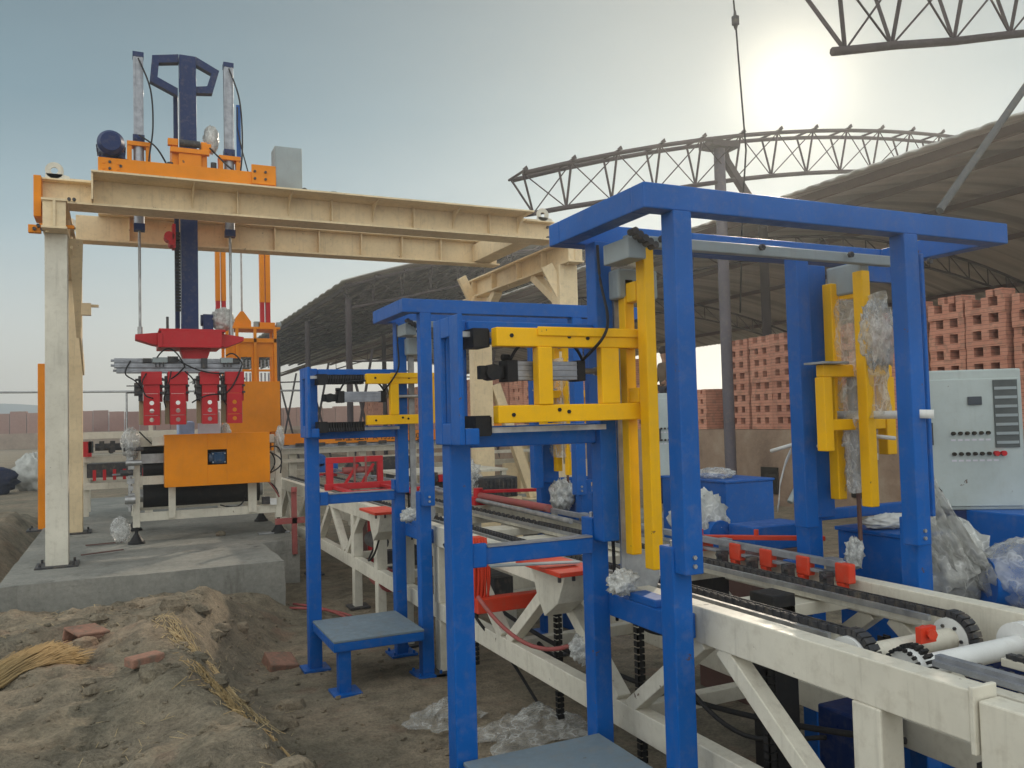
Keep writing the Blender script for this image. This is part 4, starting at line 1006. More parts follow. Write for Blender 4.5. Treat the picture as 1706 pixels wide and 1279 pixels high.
# ================================================================== BLUE STATIONS
def station(dy, slide, label, pz=0.0):
    o = thing('blue_station', label, 'machine frame', (2.35, 2.9 + dy, 0), 'blue portal stations straddling the conveyor')
    Y = lambda v: v + dy
    def bx(x0, x1, y0, y1, z0, z1): return B(x0, x1, Y(y0), Y(y1), z0, z1)
    def P_(mb, name, mat=BLUE, par=o, bv=.005): return mb.build(name, mat, par, bv)
    # left lower posts
    for (x0, y0) in ((1.728, 2.40), (1.728, 2.95)):
        z_ = 1.19 if y0 < 2.6 else 1.24
        q = P_(bx(x0, x0 + .08, y0, y0 + .08, .0, z_), 'lower_post')
        pm = bx(x0 - .05, x0 + .135, y0 - .05, y0 + .135, 0, .014); bolts(pm, [(x0 + .042 + a * .07, Y(y0 + .042 + b_ * .07), .014) for a in (-1, 1) for b_ in (-1, 1)], (0, 0, 1), .009, .02); pm.build('base_plate', BLUE, q)
        bolts(MB(), [(x0 + .02 + .045 * k, Y(y0) + .03, z_) for k in range(2)], (0, 0, 1), .008, .02).build('bolt', STEEL, q)
    for (x0, y0) in ((2.94, 2.40), (2.90, 2.95)):
        q = P_(bx(x0, x0 + .085, y0, y0 + .085, .0, 1.20), 'lower_post')
        bx(x0 - .05, x0 + .135, y0 - .05, y0 + .135, 0, .014).build('base_plate', BLUE, q)
    for (x0, y0, z0) in ((1.738, 2.34, 1.10), (1.738, 2.872, 1.15), (2.875, 2.34, 1.10), (2.81, 2.872, 1.12)):
        P_(bx(x0, x0 + .077, y0, y0 + .077, z0, 2.36), 'upper_post')
    # roof
    mb = bx(1.62, 3.53, 2.345, 2.425, 2.36, 2.45); P_(mb, 'roof_beam'); P_(bx(1.62, 3.53, 2.95, 3.04, 2.36, 2.45), 'roof_beam')
    P_(bx(1.62, 1.70, 2.425, 2.95, 2.36, 2.45), 'roof_beam'); P_(bx(3.45, 3.53, 2.425, 2.95, 2.36, 2.45), 'roof_beam')
    P_(bx(2.888, 3.05, 2.93, 2.948, 1.15, 2.34), 'back_plate')
    mb = bx(1.76, 3.2, 2.66, 2.70, 2.30, 2.345); mb.box(1.72, 1.80, Y(2.6), Y(2.78), 2.24, 2.32); P_(mb, 'top_rail', GREYP)
    mb = MB()
    for k in range(5): mb.tube((1.73 + .022 * k, Y(2.56), 2.335 - .012 * k), (1.73 + .022 * k, Y(2.60), 2.335 - .012 * k), .014, 8)
    bolts(mb, [(1.9 + .5 * k, Y(2.645), 2.33) for k in range(4)], (0, -1, 0), .014, .015)
    mb.build('terminal_strip', DARKM, o)
    # post P1 with slotted end plate
    q = P_(bx(1.105, 1.19, 2.90, 2.985, 0, 1.56), 'side_post')
    bx(1.06, 1.235, 2.855, 3.03, 0, .014).build('base_plate', BLUE, q)
    mb = bx(1.085, 1.105, 2.74, 2.83, 1.56, 2.03); mb.box(1.085, 1.105, Y(2.92), Y(3.0), 1.56, 2.03); mb.box(1.085, 1.105, Y(2.83), Y(2.92), 1.56, 1.64); mb.box(1.085, 1.105, Y(2.83), Y(2.92), 1.955, 2.03)
    mb.box(1.105, 1.19, Y(2.92), Y(2.985), 1.56, 2.03); mb.box(1.105, 1.16, Y(2.74), Y(2.76), 1.56, 1.62)
    P_(mb, 'end_plate', BLUE)
    mb = bx(1.19, 1.735, 2.90, 2.96, 1.94, 2.025); mb.box(1.19, 1.735, Y(2.90), Y(2.96), 1.545, 1.625)
    P_(mb, 'slide_beam'); 
    mb = bx(1.11, 1.735, 2.82, 2.855, 1.955, 1.975); mb.box(1.11, 1.735, Y(2.82), Y(2.855), 1.60, 1.62); mb.build('linear_rail', STEEL, o)
    # bearing blocks / bellows
    mb = bx(1.165, 1.225, 2.79, 2.895, 1.915, 1.985); mb.box(1.165, 1.225, Y(2.79), Y(2.895), 1.59, 1.665)
    xe = 1.235 + slide
    n = max(2, int((xe - 1.225) / .017))
    for k in range(n):
        x = 1.225 + (xe - 1.225) * (k + .2) / n; w_ = .6 * (xe - 1.225) / n
        mb.box(x, x + w_, Y(2.80), Y(2.885), 1.918, 1.982); mb.box(x, x + w_, Y(2.80), Y(2.885), 1.594, 1.66)
    mb.build('bellows', BLACK, o)
    # yellow horizontal carriage
    xr = 1.875 + slide
    mb = bx(xe, xr, 2.74, 2.79, 1.915, 1.985); mb.box(xe, xr, Y(2.74), Y(2.79), 1.635, 1.70)
    mb.box(xe + .165, xe + .225, Y(2.735), Y(2.785), 1.70, 1.915); mb.box(xe + .44, xe + .52, Y(2.74), Y(2.78), 1.70, 1.915)
    mb.box(xe + .165, xr, Y(2.732), Y(2.74), 1.955, 1.99)
    c = P_(mb, 'carriage', YEL)
    bolts(MB(), [(xe + .06, Y(2.74), 1.955), (xe + .30, Y(2.74), 1.955), (xe + .06, Y(2.74), 1.665), (xe + .29, Y(2.74), 1.672), (xe + .25, Y(2.74), 1.68), (xe + .38, Y(2.74), 1.95)], (0, -1, 0), .008, .004).build('bolt', BLACK, c)
    # yellow verticals
    xa = 1.832 + slide
    P_(bx(xa, xa + .047, 2.665, 2.725, 1.06, 2.30), 'vertical_bar', YEL); P_(bx(xa - .005, xa + .04, 2.80, 2.85, 1.10, 2.20), 'vertical_bar', YEL)
    mb = bx(xa, xa + .04, 2.73, 2.80, 2.10, 2.18); mb.box(xa, xa + .04, Y(2.73), Y(2.80), 1.70, 1.76); P_(mb, 'spacer', YEL)
    # pneumatic cylinder
    mb = bx(1.345, 1.60, 2.80, 2.87, 1.795, 1.865)
    for dz in (.012, .035, .055): mb.box(1.345, 1.60, Y(2.797), Y(2.80), 1.795 + dz, 1.800 + dz)
    a = P_(mb, 'air_cylinder', ALU, o, .003)
    mb = bx(1.30, 1.345, 2.795, 2.875, 1.79, 1.87); mb.box(1.60, 1.635, Y(2.795), Y(2.875), 1.79, 1.87); mb.box(1.20, 1.30, Y(2.82), Y(2.85), 1.80, 1.85); mb.tube((1.25, Y(2.80), 1.825), (1.25, Y(2.87), 1.825), .03, 12)
    mb.tube((1.29, Y(2.82), 1.88), (1.32, Y(2.82), 1.88), .012, 8)
    mb.build('cylinder_cap', BLACK, a, .003)
    mb = MB().tube((1.635, Y(2.835), 1.83), (xe + .52, Y(2.835), 1.83), .012, 10); mb.tube((xe + .46, Y(2.835), 1.83), (xe + .56, Y(2.835), 1.83), .015, 10, .035); mb.build('piston_rod', STEEL, a)
    B(xe + .50, xe + .56, Y(2.80), Y(2.87), 1.79, 1.87).build('rod_clevis', RUST, a, .003)
    # grey hanging strip
    mb = bx(1.83, 1.873, 2.885, 2.90, 1.02, 2.2); q = P_(mb, 'hanging_strip', GALV, o, .002)
    MB().prism([(1.845, Y(2.884), 1.14), (1.888, Y(2.884), 1.14), (2.01, Y(2.884), 1.03), (2.01, Y(2.884), .98), (1.99, Y(2.884), .94), (1.85, Y(2.884), .94)][::-1], (0, .012, 0)).build('foot_plate', GALV, q)
    MB().prism([(1.83, Y(2.78), 2.36), (1.97, Y(2.78), 2.36), (1.93, Y(2.78), 2.28), (1.88, Y(2.78), 2.24), (1.84, Y(2.78), 2.25)][::-1], (0, .01, 0)).build('hanger_plate', CREAMW, q)
    B(1.80, 1.99, Y(2.80), Y(2.88), 2.12, 2.24).build('hanger_box', GREYP, q, .01)
    # crossbar + conveyor bracket
    mb = bx(1.19, 1.725, 2.93, 2.98, 1.10, 1.165); mb.box(1.19, 1.25, Y(2.91), Y(2.93), 1.095, 1.185); P_(mb, 'cross_bar')
    bx(1.26, 1.72, 2.925, 2.975, 1.1655, 1.172).build('bar_strip', ALU, o)
    mb = bx(1.80, 1.882, 2.485, 2.95, .84, .93); mb.box(1.80, 1.882, Y(2.62), Y(2.80), .93, .96); P_(mb, 'side_bracket')
    P_(bx(2.805, 2.943, 2.97, 3.03, .90, .96), 'side_bracket'); P_(bx(2.99, 3.6, 2.97, 3.02, 1.13, 1.18), 'cross_bar')
    # step platform
    mb = bx(1.125, 1.70, 2.28, 2.89, .32 + pz, .335 + pz); s_ = P_(mb, 'step_plate', GREYB, o, .003)
    mb = bx(1.125, 1.70, 2.28, 2.32, .265 + pz, .319 + pz); mb.box(1.125, 1.165, Y(2.32), Y(2.89), .265 + pz, .319 + pz); mb.box(1.66, 1.70, Y(2.32), Y(2.89), .265 + pz, .319 + pz)
    P_(mb, 'step_frame')
    for (x, y) in ((1.16, 2.30), ):
        l = P_(bx(x, x + .075, y, y + .075, .0, .264 + pz), 'step_leg'); bx(x - .04, x + .13, y - .05, y + .13, 0, .014).build('base_plate', BLUE, l)
    for pts_ in ([(1.80, 2.78, 2.33), (1.84, 2.70, 2.27), (1.90, 2.72, 2.18), (1.93, 2.80, 2.16)], [(1.62, 2.79, 1.87), (1.66, 2.70, 1.95), (1.72, 2.76, 2.04), (1.74, 2.84, 2.2), (1.745, 2.86, 2.34)], [(1.31, 2.79, 1.87), (1.36, 2.76, 1.93), (1.55, 2.77, 1.93), (1.62, 2.79, 1.87)]):
        MB().path([(a_, Y(b_), c_) for a_, b_, c_ in smooth(pts_)], .006, 6).build('air_hose', BLACK, o)
    MB().path([(a_, Y(b_), c_) for a_, b_, c_ in smooth([(1.83, 2.95, 2.34), (1.835, 2.96, 1.9), (1.83, 2.955, 1.4), (1.84, 2.96, 1.0), (1.87, 3.0, .8)])], .007, 6).build('cable', BLACK, o)
    bolts(MB(), [(1.775, Y(2.34), 1.16), (1.775, Y(2.34), 1.13), (2.91, Y(2.34), 1.16), (2.91, Y(2.34), 1.13)], (0, -1, 0), .008, .008).build('bolt', STEEL, o)
    # ---- right-hand module
    for (y0, z0, z1) in ((2.66, 1.22, 2.27), (2.84, 1.24, 2.24)):
        P_(bx(2.985, 3.035, y0, y0 + .055, z0, z1), 'vertical_bar', YEL)
    mb = bx(3.03, 3.06, 2.72, 2.84, 2.16, 2.22); mb.box(2.82, 3.25, Y(2.745), Y(2.79), 1.80, 1.855)
    mb.box(2.82, 2.87, Y(2.745), Y(2.80), 1.47, 1.80); mb.box(3.20, 3.26, Y(2.745), Y(2.80), 1.44, 1.80); mb.box(2.87, 3.20, Y(2.75), Y(2.79), 1.56, 1.61)
    P_(mb, 'right_carriage', YEL)
    B(2.78, 2.93, Y(2.70), Y(2.82), 1.857, 1.866).build('carriage_cap', GALV, o)
    mb = MB().tube((3.05, Y(2.79), 1.30), (3.05, Y(2.79), 1.80), .03, 12); a = mb.build('vertical_cylinder', ALU, o)
    mb = MB().tube((3.05, Y(2.79), 1.05), (3.05, Y(2.79), 1.30), .010, 8); mb.build('piston_rod', RUST, a)
    B(3.02, 3.08, Y(2.70), Y(2.90), 2.18, 2.32).build('hanger_box', GREYP, o, .01)
    B(3.10, 3.42, Y(2.83), Y(2.86), 2.26, 2.36).build('plate', BLUE, o)
    P_(bx(3.04, 3.06, 2.4, 2.48, 1.2, 2.3), 'back_plate', BLUE); 
    # bevelled blue pedestal box behind conveyor
    return o
GREYB = paint('worn_blue_grey_plate', (.17, .22, .26), .5, .35)
st1 = station(0, .0, 'nearest large blue portal station with yellow carriage beside the conveyor', .07)
st2 = station(2.80, .25, 'second smaller looking blue portal station with black bellows and full step platform visible')
st2.location.x += .035
# film wrapped round the right module of both stations
def wrap_sheet(x, y0, y1, z0, z1, seed, mat):
    mb = MB(); n, mm = 18, 22; v = []
    for j in range(mm + 1):
        z = z0 + (z1 - z0) * j / mm
        for i in range(n):
            a = 2 * pi * i / n; cx = x + .055 * cos(a); cy = (y0 + y1) / 2 + (y1 - y0) / 2 * sin(a)
            k = mn.noise(Vector((a * 1.5, z * 9, seed))) * .03 + mn.noise(Vector((a * 4, z * 22, seed))) * .012
            v.append((cx + k * cos(a), cy + k * 1.6 * sin(a), z + .02 * mn.noise(Vector((a, seed, 2)))))
    return mb.add(v, [(j * n + i, j * n + (i + 1) % n, (j + 1) * n + (i + 1) % n, (j + 1) * n + i) for j in range(mm) for i in range(n)], True)
tag(wrap_sheet(3.05, 2.60, 2.93, 1.62, 2.16, 1, WRAPY).build('plastic_wrap', WRAPY, at=(3.05, 2.8, 1.6)), 'clear film wound round the yellow bars at the right of the nearest station', 'plastic wrap')
tag(lump((3.0, 2.60, 1.98), (.12, .12, .24), 5, .5).build('plastic_wrap', WRAP, at=(3.1, 2.5, 2)), 'crumpled clear plastic bag beside the wrapped yellow bars of the nearest station', 'plastic wrap')
tag(wrap_sheet(3.05, 5.45, 5.75, 1.35, 2.1, 6, WRAPY).build('plastic_wrap', WRAPY, at=(3.05, 5.6, 1.4)), 'clear film round the far yellow bars of the second station', 'plastic wrap')
tag(wrap_sheet(3.05, 2.74, 2.84, 1.28, 1.62, 8, WRAP).build('plastic_wrap', WRAP, at=(3.05, 2.8, 1.3)), 'tight milky film round the upright cylinder of the nearest station', 'plastic wrap')
def ribbon(pts, w_, label, nm='white_strap', mat=WHITEP):
    mb = MB(); P = [Vector(p) for p in pts]; v = []
    for p in P: v += [p + Vector((0, 0, w_ / 2)), p - Vector((0, 0, w_ / 2))]
    f = [(2 * i, 2 * i + 1, 2 * i + 3, 2 * i + 2) for i in range(len(P) - 1)]
    mb.add(v, f, True); o = mb.build(nm, mat, at=pts[0])
    s_ = o.modifiers.new('s', 'SOLIDIFY'); s_.thickness = .003
    return tag(o, label, 'strap')
ribbon([(2.99, 2.85, 1.63), (3.03, 2.60, 1.625), (3.02, 2.36, 1.625), (2.93, 2.29, 1.625), (2.90, 2.40, 1.63), (3.0, 2.5, 1.63)], .035, 'white tape stretched round the nearest station right post at mid height')
MBp = MB().path([(2.88, 3.16, 1.46), (2.91, 3.05, 1.49), (2.95, 2.94, 1.485), (3.02, 2.84, 1.49), (3.08, 2.72, 1.53), (3.10, 2.62, 1.52)], .009, 8)
tag(MBp.build('white_strap', WHITEP, at=(2.9, 3, 1.48)), 'white band looping past the left post of the nearest station right side', 'strap')
ribbon([(2.97, 3.12, 1.46), (2.95, 3.14, 1.40), (2.93, 3.16, 1.30), (2.93, 3.17, 1.22), (2.92, 3.175, 1.17)], .03, 'white strap end hanging down by the upright blue post', 'white_strap')
bpy.data.objects[-1] if False else None
ribbon([(3.06, 2.68, 1.44), (3.05, 2.80, 1.40), (3.04, 2.90, 1.30), (3.03, 2.96, 1.22)], .03, 'white strap trailing from the yellow carriage to the blue frame')
def plug(c, d, s, lb, mat=WRAPO):
    tag(lump(c, (d[0], d[1] * .8, d[2] * 1.15), s, .6, 1.9).build('plastic_wrap', mat, at=c), lb, 'plastic wrap')
plug((1.775, 2.80, 1.00), (.10, .07, .065), 31, 'white plastic wrapped tip hanging beside the near blue bracket')
plug((1.82, 5.60, 1.00), (.10, .07, .065), 32, 'white plastic wrapped tip hanging beside the second station bracket')
plug((3.01, 2.79, 1.0), (.07, .07, .09), 33, 'grey white plastic knot below the rod behind the conveyor')
plug((3.05, 5.62, 1.06), (.15, .15, .16), 34, 'white plastic bundle below the far yellow bars')
tag(MB().beam((1.45, 3.35, 1.015), (1.86, 3.30, 1.0), .05, .006).build('metal_strip', GREYP, at=(1.6, 3.3, 1)), 'bent grey metal strip on the bracket left of the nearest station', 'metal strip')

# ---- blue pedestals behind the conveyor
def pedestal(x0, x1, y0, y1, z, lb):
    t = thing('blue_pedestal', lb, 'pedestal', ((x0 + x1) / 2, (y0 + y1) / 2, 0))
    B(x0, x1, y0, y1, 0, z - .02).build('body', BLUE, t, .006); B(x0 - .01, x1 + .01, y0 - .01, y1 + .01, z - .019, z).build('top', BLUE, t, .004)
    return t
pedestal(3.15, 3.45, 2.62, 3.02, 1.09, 'blue steel box pedestal behind the conveyor at the nearest station')
pedestal(3.15, 3.45, 5.45, 5.9, 1.09, 'blue steel box pedestal behind the conveyor at the second station')
pedestal(4.45, 4.95, 5.42, 6.3, 1.10, 'long low blue machine base behind the second cabinet')
mb = MB()
t = thing('wrapped_gearmotor', 'blue gearmotor with plastic wrapped end resting behind the middle of the conveyor', 'motor', (3.3, 3.9, .8))
B(3.25, 3.65, 3.72, 3.95, .86, 1.0).build('body', BLUE, t, .008); MB().tube((3.2, 3.95, .93), (3.2, 4.25, .93), .09, 18).build('motor', BLUE, t)
lump((3.2, 4.15, .98), (.28, .32, .34), 41, .35).build('film', WRAPO, t); B(3.2, 3.6, 3.7, 4.2, 0, .86).build('stand', RUST, t)
t = thing('dark_gearmotor', 'dark grey finned gearmotor wrapped in film behind the second station', 'motor', (3.3, 8.2, .8))
mb = B(3.55, 3.95, 8.3, 8.6, .80, 1.02)
for k in range(8): mb.box(3.56 + .05 * k, 3.58 + .05 * k, 8.28, 8.3, .82, 1.0)
mb.build('body', DARKM, t, .01); lump((3.45, 8.6, 1.0), (.32, .35, .38), 43, .35).build('film', WRAP, t); B(3.4, 4.0, 8.3, 8.8, 0, .8).build('stand', CREAM, t)
t = thing('wrapped_motor', 'large plastic wrapped blue motor at the right edge behind the conveyor', 'motor', (3.55, 2.6, .8))
MB().tube((3.42, 2.45, .88), (3.75, 2.25, .86), .11, 24).build('motor', BLUE, t); B(3.4, 3.9, 2.2, 2.7, .0, .78).build('stand', NAVY, t, .005)
lump((3.45, 2.66, .93), (.34, .34, .36), 45, .3).build('film', WRAPO, t)
lump((3.56, 2.36, .90), (.34, .36, .30), 46, .25).build('loose_film', WRAP, t)
B(4.1, 4.9, 1.9, 3.3, 0, 1.10).build('x', BLUE, None, .006)
bpy.data.objects['x'].name = 'blue_machine_base'; tag(bpy.data.objects['blue_machine_base'], 'wide blue machine base carrying the large control cabinet', 'machine base')
# drape of film from the station post to the motor
mb = MB(); n, mm = 14, 20; v = []
for j in range(mm + 1):
    t_ = j / mm; z = 1.36 - .52 * t_; cx = 3.18 + .26 * t_ ** 1.4; cy = 2.55 - .02 * t_
    for i in range(n + 1):
        s_ = (i / n - .5) * (.10 + .26 * t_)
        k = .045 * sin(i * 1.9 + 2 * t_) * (.4 + t_) + .02 * mn.noise(Vector((i * .6, j * .4, 3)))
        v.append((cx + s_ * .55 + k * .5, cy - s_ * .8 + k, z + .03 * mn.noise(Vector((i * .5, j * .5, 9)))))
mb.add(v, [(j * (n + 1) + i, j * (n + 1) + i + 1, (j + 1) * (n + 1) + i + 1, (j + 1) * (n + 1) + i) for j in range(mm) for i in range(n)], True)
tag(mb.build('film_drape', WRAPO, at=(3.3, 2.55, 1)), 'grey film drape hanging from the blue post down to the large wrapped motor', 'plastic drape')

# ---- control cabinets
def cabinet(at, rz, W, D, Z0, Z1, lb, big=True):
    t = thing('control_cabinet', lb, 'control cabinet', at, None, rz, True)
    hb = Z1 - Z0
    def L(mb, n, m, par=t, bv=0): return mb.build(n, m, par, bv, local=True)
    L(B(-W / 2, W / 2, 0, D, Z0, Z1), 'body', CABW, t, .008)
    L(B(-W / 2 + .015, W / 2 - .015, -.014, -.002, Z0 + .02, Z1 - .05), 'door', CABW, t, .004)
    L(B(W / 2 - .15, W / 2 - .03, -.020, -.015, Z1 - .42, Z1 - .06), 'vent_panel', VENT, t)
    L(B(W / 2 - .28, W / 2 - .21, -.026, -.015, Z1 - .19, Z1 - .145), 'display', SCREEN, t, .003)
    mb = MB()
    for r_, n in ((.34, 6), (.45, 7)):
        for k in range(n): mb.tube((W / 2 - .36 + k * .035, -.03, Z1 - r_), (W / 2 - .36 + k * .035, -.014, Z1 - r_), .010, 10)
    L(mb, 'button', INK)
    mb = MB()
    for k in range(2): mb.tube((W / 2 - .15 + k * .035, -.036, Z1 - .45), (W / 2 - .15 + k * .035, -.014, Z1 - .45), .014, 12)
    L(mb, 'stop_button', RED)
    L(B(-W / 2 + .04, -W / 2 + .055, -.03, -.014, Z0 + .35, Z0 + .47), 'handle', DARKM)
    mb = MB()
    for k in range(3): mb.tube((-W / 2 + .008, -.02, Z0 + .12 + k * .25), (-W / 2 + .008, -.02, Z0 + .19 + k * .25), .008, 8)
    L(mb, 'hinge', STEEL)
    mb = MB()
    for k in range(7): mb.box(W / 2 - .145, W / 2 - .035, -.024, -.0205, Z1 - .40 + k * .048, Z1 - .385 + k * .048)
    L(mb, 'vent_slat', GREYP)
    mb = MB()
    for r_, n in ((.375, 6), (.485, 7)):
        for k in range(n): mb.box(W / 2 - .372 + k * .035, W / 2 - .348 + k * .035, -.0155, -.0145, Z1 - r_ - .006, Z1 - r_ + .004)
    L(mb, 'button_label', PAPER)
    L(B(-W / 2 + .02, W / 2 - .02, .01, D - .01, Z0 - .25, Z0 - .002), 'plinth', NAVY, t)
    return t
cabinet((4.13, 3.0, 0), -radians(33), .52, .28, 1.10, 1.85, 'large pale grey control cabinet with vent and rows of buttons at the right edge')
cabinet((4.85, 6.6, 0), -radians(25), .42, .3, 1.05, 1.86, 'smaller pale grey control cabinet half hidden behind the nearest blue post', False)

# ================================================================== BACKGROUND : wall, stacks, shed
WX = 10.5
tag(rough_block(WX, WX + 16, 3.5, 60, -.2, 1.34, 1.0).build('kiln_wall', PLASTER), 'long brown plastered kiln wall carrying the brick stacks', 'wall')
for y, z in ((9.3, .62), (11.35, .55)):
    tag(B(WX - .03, WX + .02, y, y + .42, z - .35, z + .12).build('kiln_opening_shade', INK, at=(WX, y, z)), 'square black panel as shaded opening in the brown kiln wall' + (' nearer the blue posts' if y < 10 else ' further along behind the grey column'), 'opening')  # no hole is cut: a flat black panel paints the dark inside
def stack(x, y, w_, z0, rows, pitch, hole=.09, mat=BRICK, depth=.9, top=0, rnd=None):
    mb = MB()
    mb.box(x + .40, x + depth, y + .02, y + w_ - .02, z0, z0 + rows * pitch)
    hb = hole
    for r in range(rows):
        zb = z0 + r * pitch; j = rnd.uniform(-.012, .012) if rnd else 0
        mb.box(x + j, x + .40, y + .015, y + w_ - .015, zb, zb + pitch - hb)
        pr_ = (w_ - .03 - 2 * hb) / 3
        for k in range(3):
            jj = rnd.uniform(-.012, .016) if rnd else 0
            mb.box(x + j + .004 + jj, x + .40, y + .015 + k * (pr_ + hb), y + .015 + k * (pr_ + hb) + pr_, zb + pitch - hb + .001, zb + pitch - .001)
    zt = z0 + rows * pitch
    for k in range(top): mb.box(x + rnd.uniform(0, .05), x + .3, y + .05 + k * .14, y + .15 + k * .14, zt, zt + .10)
    o = mb.build('brick_stack', mat, at=(x, y, z0))
    if rnd: o.rotation_euler = (rnd.gauss(0, .004), rnd.gauss(0, .006), rnd.gauss(0, .012))
    return o
rnd = random.Random(5)
y = 5.2; i = 0
ORD = 'first second third fourth fifth sixth seventh eighth ninth tenth eleventh twelfth thirteenth fourteenth fifteenth sixteenth'.split()
while y < 12.7:
    w_ = .60
    if y > 12.2: rows = 7
    else: rows = 8 if y > 9.5 else 8
    o = stack(WX + .1 + rnd.uniform(-.04, .04), y, w_, 1.345, rows, .222 if y < 9.6 else .212, .13 if y < 9.6 else .112, BRICK, .9, rnd.randint(1, 3) if y < 9 else 0, rnd)
    i += 1; tag(o, ORD[i - 1] + ' tall gridded red brick stack from the near end of the kiln wall', 'brick stack', 'brick stacks along the kiln wall')
    y += w_ + .035
for y, rows, wd in ((13.4, 4, 'nearer of the two short stacks before the person'), (14.0, 4, 'farther of the two short stacks before the person'), (15.6, 5, 'first short stack just beyond the person'), (16.2, 5, 'second short stack beyond the person')):
    o = stack(WX + .1, y, .5, 1.345, rows, .2, .09, BRICK, .9, 0, rnd); tag(o, wd + ' on the kiln wall', 'brick stack', 'short brick stacks near the person')
y = 17; i = 0
while y < 40:
    o = stack(WX + .2, y, .95, 1.345, 7, .24, .10, BRICK, .9, 0, rnd); tag(o, 'distant red brick stack in the row receding under the dark shed', 'brick stack', 'distant brick stacks under the shed'); y += 1.0
# far left row
tag(B(-90, 34, 92, 96, -.1, 1.5).build('far_plinth', PLASTER), 'low pinkish brown wall far beyond the slab', 'wall')
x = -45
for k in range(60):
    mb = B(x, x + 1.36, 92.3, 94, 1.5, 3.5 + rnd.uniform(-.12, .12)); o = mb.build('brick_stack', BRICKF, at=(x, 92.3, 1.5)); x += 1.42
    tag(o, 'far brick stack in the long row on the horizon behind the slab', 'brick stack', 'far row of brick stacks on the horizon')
# hazy hills and roofs
def hill(x0, x1, y, z, seed, lb, mat=HILL):
    mb = MB(); n = 40; a = []
    for i in range(n + 1):
        t_ = i / n; xx = x0 + (x1 - x0) * t_; zz = z * sin(pi * t_) ** .6 * (1 + .12 * mn.noise(Vector((xx * .03, seed, 0))))
        a.append((xx, zz))
    v = [(xx, y, -1) for xx, _ in a] + [(xx, y + 40, zz) for xx, zz in a] + [(xx, y + 120, -1) for xx, _ in a]
    m_ = n + 1
    mb.add(v, [(i, i + 1, m_ + i + 1, m_ + i) for i in range(n)] + [(m_ + i, m_ + i + 1, 2 * m_ + i + 1, 2 * m_ + i) for i in range(n)], True)
    return tag(mb.build('hill', mat), kind='structure')
hill(-60, 8, 170, 7.8, 1, ''); hill(-150, 0, 178, 6.5, 2, ''); hill(-8, 70, 174, 5.5, 4, '')
t = thing('perimeter_rail', 'thin steel pipe rail on posts beyond the slab at the left', 'railing', (-4, 30, 0))
MB().tube((-14, 30, 2.92), (6.2, 30, 2.86), .035, 8).build('top_pipe', STEEL, t)
for x in (-12, -6.9, -3.7, .2, 3.6): MB().tube((x, 30, 0), (x, 30, 2.9), .03, 8).build('post', STEEL, t)

# ---- trusses
def arcz(x):  # top chord profile
    c, r = 17.2, None
    return 7.34 - ((c - x) / (c - 5.75)) ** 2 * 1.84
def truss(Y, label, x0=5.75, x1=28.6, w_=.42, dep=.75, mat=None):
    mat = mat or TRUSSM
    t = thing('roof_truss', label, 'roof truss', (x0, Y, 0), 'arched steel roof trusses of the open shed')
    n = 26; X_ = [x0 + (x1 - x0) * i / n for i in range(n + 1)]
    top = MB(); bot = MB(); web = MB(); pur = MB()
    for yy in (Y - w_ / 2, Y + w_ / 2): top.path([(x, yy, arcz(x)) for x in X_], .038, 8)
    bz = lambda x: arcz(x) - dep + .10 * math.exp(-((x - x0 - .27) / .9) ** 2) + .10 * math.exp(-((x - x1 + .27) / .9) ** 2)
    bot.path([(x0 + .12, Y, bz(x0 + .27) - .035)] + [(x + (.27 if i == 0 else (-.27 if i == n else 0)), Y, bz(min(max(x, x0 + .27), x1 - .27))) for i, x in enumerate(X_)], .042, 8)
    for i, x in enumerate(X_):
        for yy in (Y - w_ / 2, Y + w_ / 2):
            xb = min(max(x, x0 + .27), x1 - .27)
            web.tube((x, yy, arcz(x)), (xb, Y, bz(xb)), .02, 6)
            if i < n and yy < Y:
                x2 = X_[i + 1]; x2b = min(x2, x1 - .27)
                web.tube((x, yy, arcz(x)), (x2b, Y, bz(x2b)), .011, 5)
                web.tube((x2, yy, arcz(x2)), (xb, Y, bz(xb)), .011, 5)
        web.tube((x, Y - w_ / 2 - .10, arcz(x) + .03), (x, Y + w_ / 2 + .10, arcz(x) + .03), .022, 6)
        pur.prism([(x - .05, Y - w_ / 2 - .1, arcz(x) + .04), (x + .05, Y - w_ / 2 - .1, arcz(x) + .04), (x + .02, Y - w_ / 2 - .1, arcz(x) + .10)], (0, .03, 0))
    top.build('top_chord', mat, t); bot.build('bottom_chord', mat, t); web.build('web_bar', mat, t); pur.build('purlin_cleat', mat, t)
    return t
TRUSSM = paint('weathered_truss_steel', (.045, .033, .038), .6, .2, dust=(.12, .10, .09))
truss(5.44, 'bare steel roof truss cut off by the top right corner of the photo', w_=.40)
truss(11.8, 'bare arched roof truss carried by the grey steel column in mid view')
truss(23.3, 'end roof truss at the open front edge of the dark far shed roof')
t = thing('steel_column', 'tall grey steel column rising behind the nearest station to the roof truss', 'column', (9.82, 11.8, 0))
MB().tube((9.82, 11.8, 0), (9.82, 11.8, 6.42), .10, 16).build('shaft', paint('grey_column', (.11, .10, .12), .55, .3), t)
mb = B(9.52, 10.12, 11.6, 12.0, 6.42, 6.52); mb.beam((9.9, 11.8, 6.3), (10.85, 11.8, 5.1), .12, .12); mb.build('head_bracket', TRUSSM, t)
t = thing('steel_column', 'thinner steel column under the roof between the blue posts of the nearest station', 'column', (16, 19, 0))
MB().tube((13.6, 14.9, 0), (13.6, 14.9, 6.0), .11, 12).build('shaft', TRUSSM, t)
